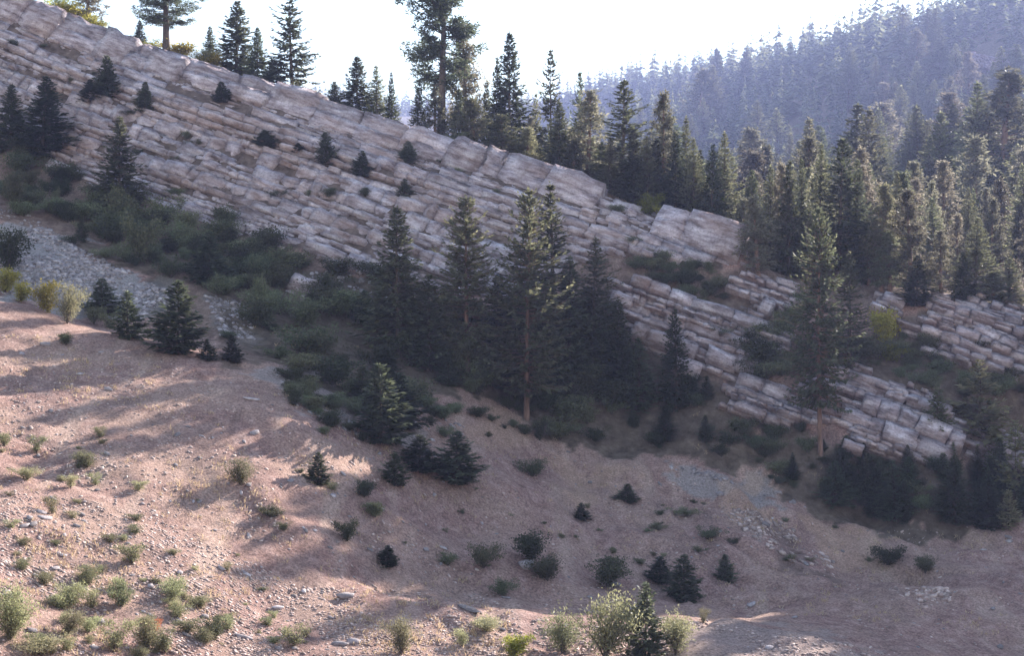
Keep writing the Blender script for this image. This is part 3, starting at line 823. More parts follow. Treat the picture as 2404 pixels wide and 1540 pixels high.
lib('ponderosa', lambda s: ponderosa(s, 0.36, 0.17, 74, 9, 30, 0.5, 0.62), (16, 17), M_FIR, M_BARK, 'trunk', 'crown')
lib('young_fir', lambda s: conifer(s, 0.02, 0.27, 30, 7, 20, 0.1, 0.0, 0.85, 1.7), (21, 22, 23), M_FIR, M_BARK, 'trunk', 'crown')
lib('young_fir_lit', lambda s: conifer(s, 0.03, 0.26, 26, 6, 18, 0.05, 0.08, 0.8, 1.7), (24, 25), M_SAGE, M_BARK, 'trunk', 'crown')  # sunlight put into the colour: paler leaves than the dark young firs
lib('dark_shrub', lambda s: shrub(s, 3600, 0.058, 0.6), (31, 32, 33, 34), M_DARKSHRUB, M_BARK, 'stems', 'foliage')
lib('low_shrub', lambda s: shrub(s, 3000, 0.062, 1.0, 0.3, 20), (35, 36, 37), M_DARKSHRUB, M_BARK, 'stems', 'foliage')
lib('sage', lambda s: shrub(s, 4200, 0.050, 0.75, 1.0, 24, 14, 0.4), (41, 42, 43), M_SAGE, M_BARK, 'stems', 'foliage')
lib('yellow', lambda s: shrub(s, 2800, 0.062, 0.5, 0.5, 14, 14, 0.5), (44, 45, 46), M_YELLOW, M_BARK, 'stems', 'foliage')
lib('sprout', lambda s: shrub(s, 1300, 0.075, 0.5, 1.2, 11, 14, 0.35), (47, 48), M_SAGE, M_BARK, 'stems', 'foliage')
lib('orange', lambda s: shrub(s, 1500, 0.07, 0.9, 0.5, 10), (49,), M_RED, M_BARK, 'stems', 'foliage')
CROWN_R = {}
for kd, (vv, _, _) in LIB.items():
    co = np.zeros(len(vv[0][0].vertices) * 3, np.float32); vv[0][0].vertices.foreach_get('co', co); co = co.reshape(-1, 3)
    CROWN_R[kd] = float(np.percentile(np.hypot(co[:, 0], co[:, 1]), 90))

_count = {}
def plant(name, kind, loc, h, width=None, label=None, cat=None, group=None, variant=None):
    variants, tn, cn = LIB[kind]
    k = _count.get(kind, 0) if variant is None else variant; _count[kind] = k + 1
    crown, trunk = variants[k % len(variants)]
    root = link(name, None); root.empty_display_size = 0.5
    root.location = tuple(map(float, loc))
    sx = h if width is None else (width / 2) / CROWN_R[kind]
    root.scale = (sx, sx, h); root.rotation_euler = (0, 0, rnd.uniform(0, 6.28))
    link(tn, trunk, root); link(cn, crown, root)
    tag(root, label, cat, group)
    return root
def at_base(x, y):
    return ground_at([x], [y])[0]
def tree_px(name, kind, x, base, top, wpx, label, cat='tree', d=None, group=None, sink=0.15):
    """a tree standing where the slope is seen at (x, base), or d metres off where its foot is hidden, reaching up to `top`"""
    if d is None:
        P = at_base(x, base)
    else:
        X = (x - W_PX / 2) / F_PX * d; P = np.array([X, d, float(height(np.array([X]), np.array([d]))[0])])
    ztop = (HORIZON - top) / F_PX * P[1]
    h = ztop - P[2]
    if not (h > 0.3): print('short tree', x, base, top, P, h); h = 1.0
    w = wpx / F_PX * P[1]
    return plant(name, kind, (P[0], P[1], P[2] - sink), h + sink, w, label, cat, group)

# ------------------------------------------------------------------ single trees, each where it stands
F, FD, SO, PI, PG, PO, YF, YL = 'fir', 'fir_pale', 'spruce_open', 'pine', 'pine_green', 'ponderosa', 'young_fir', 'young_fir_lit'
G_RIDGE = 'conifers along the cliff crest'
G_MID = 'tall conifers in front of the cliff'
G_SPUR = 'conifers on the spur at the right'
TREES = [
 # crest, left to right: name, kind, x, base, top, width, depth, label
 ('pine_tree', PO, 390, 115, -75, 135, 188, 'broad pine with bare dark trunk on the left part of the crest'),
 ('fir_tree', F, 328, 100, 45, 40, 193, 'small fir on the skyline just left of the bare trunked pine'),
 ('pine_tree', PI, 205, 60, -60, 75, 196, 'brownish pine on the crest among yellow bushes near the top left corner'),
 ('fir_tree', SO, 238, 75, 38, 26, 200, 'tiny fir at the right foot of the brownish corner pine'),
 ('fir_tree', F, 493, 150, 60, 52, 192, 'short fir left of the dense dark fir on the crest'),
 ('fir_tree', F, 553, 178, -4, 105, 190, 'dense dark fir cut by the top edge, between two smaller firs'),
 ('fir_tree', F, 604, 195, 60, 58, 187, 'slim fir leaning on the right side of the dense dark fir'),
 ('fir_tree', F, 640, 215, 138, 66, 184, 'low dark fir at the foot of the tall open larch-like tree'),
 ('spruce_tree', SO, 686, 230, -40, 100, 186, 'tall open spruce with see-through tiers cut by the top edge'),
 ('fir_tree', F, 786, 270, 188, 62, 184, 'lowest of the four firs left of the giant pine'),
 ('fir_tree', F, 838, 288, 128, 92, 184, 'tallest of the four firs left of the giant pine'),
 ('fir_tree', FD, 884, 295, 152, 72, 183, 'third of the four firs left of the giant pine'),
 ('fir_tree', F, 918, 300, 168, 40, 182, 'narrow fir closest to the giant pine on its left'),
 ('pine_tree', PO, 1036, 330, -110, 165, 182, 'giant pine with long bare trunk rising past the top edge'),
 ('fir_tree', F, 978, 322, 192, 58, 178, 'dark fir left of the giant pine trunk'),
 ('pine_tree', PI, 1022, 330, 205, 66, 176, 'sunlit brown young pine right at the giant pine trunk'),
 ('pine_tree', PI, 1102, 345, 62, 100, 184, 'brownish pine behind the right flank of the giant pine'),
 ('fir_tree', F, 1076, 345, 205, 62, 179, 'dark narrow fir right of the giant pine trunk'),
 ('pine_tree', PG, 1112, 372, 232, 95, 173, 'round sunlit pine above the notch in the cliff crest'),
 ('fir_tree', F, 1142, 350, 190, 50, 184, 'thin dark fir between the round pine and the tall paired firs'),
 ('fir_tree', F, 1164, 380, 132, 62, 182, 'shorter left member of the tall paired firs on the crest'),
 ('fir_tree', F, 1196, 400, 68, 105, 181, 'taller right member of the tall paired firs on the crest'),
 ('pine_tree', PG, 1184, 385, 270, 92, 172, 'bushy sunlit pine in front of the tall paired firs'),
 ('pine_tree', PG, 1236, 405, 300, 66, 172, 'small pale pine right of the bushy sunlit pine'),
 ('fir_tree', SO, 1293, 402, 112, 78, 182, 'pale open spruce with upswept tips on the skyline'),
 ('fir_tree', F, 1312, 412, 238, 90, 172, 'dark stout fir in front of the pale open spruce'),
 ('fir_tree', SO, 1356, 425, 162, 62, 184, 'slender spruce behind the reddish pine'),
 ('pine_tree', PI, 1378, 440, 214, 110, 172, 'reddish brown pine before the slender spruce'),
 ('fir_tree', FD, 1256, 405, 215, 56, 190, 'faint fir behind the stout dark fir'),
 ('fir_tree', SO, 1462, 470, 186, 140, 168, 'large spruce with bare crooked leader near the middle of the crest'),
 ('fir_tree', F, 1420, 455, 330, 70, 172, 'low dark fir under the left boughs of the large crest spruce'),
 ('pine_tree', PI, 1560, 490, 218, 80, 166, 'narrow brown topped pine right of the large crest spruce'),
 ('fir_tree', F, 1540, 482, 325, 96, 166, 'wide dark fir below the narrow brown topped pine'),
 ('fir_tree', FD, 1610, 498, 270, 76, 166, 'greyish fir right of the wide dark fir'),
 ('fir_tree', F, 1642, 495, 350, 64, 164, 'dark fir between the greyish fir and the symmetrical fir'),
 ('fir_tree', FD, 1700, 505, 308, 96, 163, 'symmetrical pointed fir standing apart near the cliff end'),
 ('pine_tree', PG, 1674, 525, 452, 66, 162, 'small bushy pale pine on the crest near the cliff end'),
 ('fir_tree', F, 1500, 480, 360, 70, 166, 'dark fir under the right boughs of the large crest spruce'),
 ('pine_tree', PG, 1345, 440, 330, 66, 170, 'low sunlit pine at the foot of the reddish pine'),
 ('fir_tree', FD, 1432, 460, 318, 74, 166, 'added grey fir at the left boughs of the large crest spruce'),  # added, like the next five, to close the shade on the left slope
 ('fir_tree', F, 1488, 480, 300, 78, 165, 'added dark fir touching the right boughs of the large crest spruce'),
 ('fir_tree', FD, 1522, 485, 315, 74, 164, 'added grey fir between the large crest spruce and the brown topped pine'),
 ('fir_tree', F, 1586, 495, 310, 78, 163, 'added dark fir right beside the narrow brown topped pine'),
 ('fir_tree', FD, 1628, 500, 322, 72, 162, 'added grey fir left of the last dark fir before the symmetrical one'),
 ('fir_tree', F, 1668, 510, 335, 74, 161, 'added dark fir hugging the left side of the symmetrical fir'),
 # the spur on the right
 ('pine_tree', PI, 1782, 650, 462, 92, None, 'dark limbed pine on the broken ledges right of the cliff end'),
 ('pine_tree', PI, 1745, 590, 470, 66, 158, 'pinkish young pine touching the cliff end'),
 ('pine_tree', PI, 1832, 600, 385, 66, 157, 'reddish slim pine behind the dark limbed pine'),
 ('fir_tree', F, 1880, 560, 368, 62, 159, 'dark narrow fir left of the large sunlit fir'),
 ('fir_tree', SO, 1966, 600, 320, 140, 157, 'large fir with sunlit right flank on the spur'),
 ('spruce_tree', 'spruce_tall', 1925, 1072, 480, 128, None, 'very tall spruce with bare reddish trunk in front of the lower outcrops'),
 ('fir_tree', FD, 1992, 868, 590, 112, None, 'broad fir right of the very tall spruce'),
 ('pine_tree', PG, 2070, 652, 434, 78, 154, 'tall thin pine left of the pink pine group'),
 ('pine_tree', PI, 2140, 660, 448, 100, 152, 'tallest of the pink pine group above the yellow shrub'),
 ('pine_tree', PI, 2040, 660, 520, 66, 157, 'leftmost small tree of the pink pine group'),
 ('pine_tree', PI, 2208, 660, 542, 66, 152, 'rightmost of the pink pine group'),
 ('fir_tree', F, 2152, 720, 598, 86, None, 'dark fir at the foot of the pink pine group'),
 ('fir_tree', FD, 2288, 700, 508, 104, 153, 'pale pointed fir above the banded wall'),
 ('fir_tree', F, 2262, 695, 590, 62, 152, 'dark fir at the left foot of the pale pointed fir'),
 ('fir_tree', FD, 2368, 725, 604, 100, 153, 'bushy pale fir near the right edge above the banded wall'),
 ('pine_tree', PG, 2330, 715, 640, 70, 152, 'low round pine between the pale firs above the banded wall'),
 ('pine_tree', PI, 1900, 640, 500, 80, 156, 'bare stemmed pine behind the very tall spruce'),
 ('pine_tree', PG, 1990, 640, 500, 90, 158, 'grey green pine under the large sunlit fir'),
 ('pine_tree', PG, 2090, 650, 545, 80, 153, 'low grey green pine inside the pink pine group'),
 ('fir_tree', F, 1852, 600, 372, 84, 156, 'added pointed dark fir between the reddish slim pine and the dark narrow fir'),  # added, like the next five, to thicken the shade over the bowl
 ('fir_tree', FD, 1925, 600, 330, 90, 158, 'added tall greyish fir directly left of the large sunlit fir'),
 ('fir_tree', F, 2012, 640, 372, 90, 158, 'added dark fir right of the large sunlit fir'),
 ('fir_tree', FD, 1805, 600, 385, 84, 158, 'added greyish fir behind the dark limbed pine'),
 ('fir_tree', F, 1770, 580, 395, 80, 161, 'added dark fir just beyond the cliff end'),
 ('fir_tree', FD, 2105, 650, 400, 84, 160, 'added greyish fir standing behind the pink pine group'),
 # in front of the cliff
 ('fir_tree', F, 932, 835, 478, 155, None, 'dark shaded fir standing left of the central group'),
 ('pine_tree', 'pine_full', 1097, 893, 455, 165, None, 'central pine with sunlit top and reddish bare trunk'),
 ('pine_tree', 'pine_full', 1236, 985, 440, 165, None, 'foremost central pine with dense crown nearly to the ground'),
 ('fir_tree', FD, 1297, 880, 426, 175, None, 'tallest central fir, right of the foremost pine'),
 ('fir_tree', FD, 1388, 870, 555, 135, None, 'fir with bright right edge at the right of the central group'),
 ('fir_tree', F, 1335, 900, 600, 120, None, 'shaded fir between the tallest central fir and its right neighbour'),
 ('fir_tree', F, 1005, 870, 640, 120, None, 'shaded fir between the left fir and the central pine'),
 ('fir_tree', F, 1165, 905, 640, 110, None, 'shaded fir between the two central pines'),
 ('fir_tree', F, 1450, 930, 700, 100, None, 'dark fir in shade at the left end of the stepped outcrop'),
 ('fir_tree', F, 1588, 965, 722, 84, None, 'slim dark fir standing before the stepped outcrop'),
 ('fir_tree', F, 1500, 970, 790, 90, None, 'short dark fir left of the slim fir at the stepped outcrop'),
 ('fir_tree', F, 280, 505, 272, 112, None, 'dark fir with ragged crown against the left cliff face'),
 ('fir_tree', F, 100, 372, 178, 120, None, 'dark bushy fir before the cliff near the left edge'),
 ('fir_tree', F, 25, 352, 195, 90, None, 'dark fir at the left edge before the cliff'),
 ('fir_tree', YL, 2300, 1050, 842, 135, None, 'pale sunlit young fir with wide tiers at the right edge'),
 ('fir_tree', YL, 2200, 1035, 898, 66, None, 'half lit slender fir left of the pale young fir'),
 ('fir_tree', YL, 2385, 1160, 985, 80, None, 'sunlit fir cut by the right edge below the pale young fir'),
 ('fir_tree', YL, 2367, 1245, 1148, 52, None, 'small pale tipped fir at the lower right thicket edge'),
 ('fir_tree', F, 1560, 1040, 950, 60, None, 'small dark fir in the thicket below the stepped outcrop'),
 ('fir_tree', F, 2100, 1225, 1080, 90, None, 'dark fir in the lower right thicket, second from the left'),
 ('fir_tree', F, 1960, 1190, 1080, 80, None, 'dark fir at the left of the lower right thicket'),
 ('fir_tree', F, 2240, 1235, 1070, 100, None, 'tallest dark fir in the lower right thicket'),
 ('fir_tree', F, 2320, 1240, 1120, 84, None, 'dark fir in the lower right thicket beside the pale tipped fir'),
 # on the cliff face
 ('young_fir', YF, 340, 262, 190, 44, None, 'lone little fir on a ledge high on the left cliff face'),
 ('young_fir', YF, 250, 235, 128, 60, None, 'dark sapling on the upper left cliff below the crest'),
 ('young_fir', YF, 212, 240, 185, 56, None, 'bushy sapling left of the dark sapling on the upper left cliff'),
 ('young_fir', YF, 520, 238, 190, 44, None, 'sapling at the root of a leaning slab near the crest'),
 ('young_fir', YF, 765, 388, 308, 52, None, 'sapling in the cleft below the big upper slabs'),
 ('young_fir', YF, 850, 412, 352, 46, None, 'second sapling right of the cleft below the big upper slabs'),
 ('young_fir', YF, 622, 346, 304, 56, None, 'bush sized fir on the ledge left of the cleft sapling'),
 ('young_fir', YF, 958, 382, 330, 46, None, 'sapling left of the tilted triangular slab on the crest'),
 ('young_fir', YF, 700, 360, 335, 34, None, 'tiny fir on the ledge between two saplings on the cliff'),
 ('young_fir', YF, 950, 470, 418, 40, None, 'dark sapling on the cliff above the central trees'),
 # lower slope
 ('young_fir', YF, 415, 825, 655, 125, None, 'large dark bushy fir on the shoulder above the dirt slope'),
 ('young_fir', YF, 240, 738, 652, 80, None, 'round dark young fir before the grey scree'),
 ('young_fir', YF, 300, 792, 680, 70, None, 'slender young fir between the scree fir and the large bushy fir'),
 ('young_fir', YF, 545, 850, 785, 46, None, 'small dark fir at the right end of the shoulder'),
 ('young_fir', YF, 486, 845, 795, 40, None, 'tiny dark fir right of the large bushy fir'),
 ('young_fir', YF, 895, 1035, 850, 125, None, 'tall dark young fir at the lower tip of the thicket'),
 ('young_fir', YF, 1070, 1132, 1010, 112, None, 'wide dark young fir at the right of the bowl cluster'),
 ('young_fir', YF, 985, 1105, 1020, 96, None, 'middle dark young fir of the bowl cluster'),
 ('young_fir', YF, 925, 1138, 1062, 66, None, 'lowest dark young fir of the bowl cluster'),
 ('young_fir', YF, 745, 1135, 1060, 56, None, 'dark young fir alone on the bowl side above the gully'),
 ('young_fir', YF, 1605, 1410, 1300, 78, None, 'dark young fir above the gully, taller of the pair'),
 ('young_fir', YF, 1548, 1370, 1305, 64, None, 'dark young fir left of the taller gully pair tree'),
 ('young_fir', YF, 1702, 1365, 1300, 46, None, 'small oval dark fir on the bank right of the gully pair'),
 ('young_fir', YF, 1515, 1545, 1365, 86, None, 'shaded dark fir among pale bushes at the bottom edge'),
 ('young_fir', YF, 1472, 1180, 1135, 52, None, 'compact dark fir alone high on the dirt bank'),
 ('young_fir', YF, 1365, 1220, 1180, 36, None, 'tiny dark fir on the dirt bank left of the compact one'),
 ('young_fir', YF, 910, 1330, 1280, 50, None, 'small dark fir alone on the smooth bowl floor'),
]
for nm, kd, x, b, t, w, d, lab in TREES:
    grp = G_RIDGE if (d and d > 0 and x < 1720) else (G_SPUR if d else None)
    tree_px(nm, kd, x, b, t, w, lab, 'tree' if nm != 'young_fir' else 'fir', d, grp)

# ------------------------------------------------------------------ trees filling the crest behind, unseen feet; added shade casters off frame
r5 = random.Random(55)
def fill(n, x0, x1, dmin, dmax, hmin, hmax, kinds, label, group, name='conifer_tree'):
    for _ in range(n):
        x = r5.uniform(x0, x1); d = r5.uniform(dmin, dmax)
        X = (x - W_PX / 2) / F_PX * d; z = float(height(np.array([X]), np.array([d]))[0])
        h = r5.uniform(hmin, hmax)
        plant(name, r5.choice(kinds), (X, d, z - 0.2), h, h * r5.uniform(0.28, 0.42), label, 'tree', group)
fill(34, 1200, 1720, 172, 205, 7, 13, [FD, PG, PI, F], 'middling conifer in the dense row just behind the crest', 'crest row behind')
fill(70, 1740, 2420, 172, 240, 8, 15, [FD, PG, PI, FD, PI], 'mixed conifer on the slope behind the right spur', 'spur slope behind')
fill(44, 2530, 2950, 152, 161, 15, 19, [F, FD, F], 'tall unseen conifer added beyond the right edge to cast shade', 'added shade trees beyond the edge')  # unseen trees added to shade the ground at the lower right
fill(26, 2465, 2800, 140, 150, 12, 15, [F, FD, F], 'low unseen conifer added beyond the right edge to cast shade', 'added low shade trees beyond the edge')  # second added row out of view, also there to cast shade

# ------------------------------------------------------------------ the wooded hill behind
def tiered(seed, tiers, per, rad=0.17):
    """small conifer for the far hill: jagged tiers of drooping boughs round a stem"""
    r = np.random.default_rng(seed)
    V = []
    for k in range(tiers):
        t = (k + r.uniform(0, 0.6)) / tiers
        h = 0.04 + 0.93 * t
        n = max(3, int(per * (1.1 - 0.6 * t))); a0 = r.uniform(0, 6.28)
        for q in range(n):
            a = a0 + q * 6.283 / n + r.normal(0, 0.25)
            h = h + r.normal(0, 0.35 / tiers)
            L = rad * ((1 - t) ** 0.85 * min(1, 0.6 + 2.5 * t) + 0.05) * r.choice([r.uniform(0.35, 0.8), r.uniform(0.7, 1.5)])
            w = L * r.uniform(0.3, 0.6); dz = -L * r.uniform(0.15, 0.6)
            c, s_ = math.cos(a), math.sin(a)
            V += [(0, 0, h + 0.03), (c * L * .6 - s_ * w, s_ * L * .6 + c * w, h + dz * .5), (c * L, s_ * L, h + dz), (c * L * .6 + s_ * w, s_ * L * .6 - c * w, h + dz * .5)]
    V += [(0.008, 0, 0.93), (0, 0.008, 0.93), (0, 0, 1.0), (-0.006, -0.006, 0.93)]
    V = np.array(V, float)
    z = np.linspace(-0.03, 0.9, 3)
    return (V, np.arange(len(V)).reshape(-1, 4)), tube(np.stack([0 * z, 0 * z, z], 1), 0.012 * (1 - z) + 0.001, 4)
FAR_MID = [tiered(200 + k, 17, 8) for k in range(5)]
FAR_LOW = [tiered(210 + k, 15, 6, 0.19) for k in range(7)]
r6 = np.random.default_rng(66)
cand = []
def far_grid(x0, x1, y0, y1, step):
    gx, gy = np.meshgrid(np.arange(x0, x1, step), np.arange(y0, y1, step))
    gx = gx + r6.uniform(-.48, .48, gx.shape) * step; gy = gy + r6.uniform(-.48, .48, gy.shape) * step
    return np.stack([gx.ravel(), gy.ravel()], 1)
pts = np.concatenate([far_grid(0, 330, 240, 560, 9), far_grid(0, 620, 560, 1350, 13.5), far_grid(0, 760, 1350, 1900, 15), far_grid(-700, 900, 2200, 2700, 18)])
zz = height(pts[:, 0], pts[:, 1])
hts = (6 + 22 * r6.random(len(pts)) ** 1.5) * (1.0 + 0.7 * fbm(pts[:, 0] * 0.03, pts[:, 1] * 0.03, 95, 2)) * (0.95 + 0.5 * smooth(400, 1000, pts[:, 1]))
top = np.stack([pts[:, 0], pts[:, 1], zz + hts], 1)
tx, ty = to_px(top)
BLUFF = [(2215, 128), (2300, 132), (2420, 165), (2420, 215), (2300, 205), (2230, 180)]
ok = (tx > 640) & (tx < W_PX + 120) & (ty > -160)
bx_, by_ = to_px(np.stack([pts[:, 0], pts[:, 1], zz], 1))
ok &= ~in_poly(bx_, by_, BLUFF) & ~in_poly(bx_, by_ - 30, BLUFF)
# clearings
ok &= fbm(pts[:, 0] * 0.02, pts[:, 1] * 0.02, 91, 3) > -0.28
# keep what is not hidden behind nearer ground
vis_ok = np.zeros(len(pts), bool)
ii = np.nonzero(ok)[0]
for i in range(0, len(ii), 800):
    k = ii[i:i + 800]
    s = np.linspace(0.06, 0.985, 160)[None, :]
    X = top[k, 0:1] * s; Y = top[k, 1:2] * s; Z = top[k, 2:3] * s
    vis_ok[k] = (Z > height(X, Y)).all(1)
ii = np.nonzero(vis_ok)[0]
app = hts[ii] / pts[ii, 1]
order = ii[np.argsort(-app)]
in_frame = (tx[order] > 0) & (tx[order] < W_PX) & (ty[order] > 0)
solo = order[in_frame][:285]
rest = np.array([i for i in order if i not in set(solo.tolist())])
for i in solo:
    plant('forest_tree', r5.choice(['fir', 'fir_pale', 'fir_pale', 'fir_pale', 'fir', 'pine']), (pts[i, 0], pts[i, 1], zz[i] - 0.3), hts[i], hts[i] * r6.uniform(0.34, 0.55), 'hazy conifer on the near flank of the wooded hill behind the cliff', 'tree', 'trees on the wooded hill')
V, Fc, nv, MI = [], [], 0, []
for i in rest:
    c, t = (FAR_MID[r6.integers(0, 5)] if pts[i, 1] < 800 else FAR_LOW[r6.integers(0, 7)])
    a = r6.uniform(0, 6.28); w = hts[i] * r6.uniform(0.95, 1.6)
    ca, sa = math.cos(a), math.sin(a)
    for (v, f) in (c, t) if pts[i, 1] < 500 else (c,):
        q = np.stack([(v[:, 0] * ca - v[:, 1] * sa) * w + pts[i, 0], (v[:, 0] * sa + v[:, 1] * ca) * w + pts[i, 1], v[:, 2] * hts[i] + zz[i] - 0.3], 1)
        V.append(q); Fc.append(f + nv); nv += len(q); MI.append(np.full(len(f), 2 if v is t[0] else int(i * 7919 % 5 > 1)))
forest = link('distant_forest', mesh_from('distant_forest', np.concatenate(V), np.concatenate(Fc), M_FIR))
forest.data.materials.append(M_PALEFIR); forest.data.materials.append(M_BARK)  # most trees get the paler needles, standing in for sunlit crowns
forest.data.polygons.foreach_set('material_index', np.concatenate(MI).astype(np.int32))
tag(forest, 'hazy conifer forest covering the hill and ridges behind the cliff', 'forest', None, 'stuff')
print('forest', len(solo), len(rest), nv)

# bluff on the hill: a short banded rock face
M_BLUFF = rock_material('dark_bluff_rock', (0.95, 0.88, 1.0), 0.55)
FAR_BLOCK = [mesh_from('rock_block', v, f, M_BLUFF) for v, f in BLOCKS[:6]]
def far_bluff():
    root = link('rock_outcrop', None)
    P = ground_at([2310], [170])[0]
    root.location = tuple(map(float, P))
    r = np.random.default_rng(5)
    for row in range(3):
        u = -20.0
        while u < 24:
            L = r.uniform(3, 8)
            o = link('rock_block', FAR_BLOCK[r.integers(0, len(FAR_BLOCK))], root)
            gx_, gy_ = P[0] + u, P[1] - 4 + 0.25 * u
            z = float(height(np.array([gx_]), np.array([gy_]))[0])
            o.matrix_local = Matrix.Translation((u + L / 2, -4 + 0.25 * u + 1.5 * row, -0.16 * u + 1.0 + row * 3.2)) @ Matrix.Rotation(0.16, 4, 'Y') @ Matrix.Diagonal((L / 2 * 1.02, 4.5, 1.75, 1))
            u += L
    tag(root, 'hazy purple rock bluff on the wooded hill near the right edge', 'outcrop')
far_bluff()

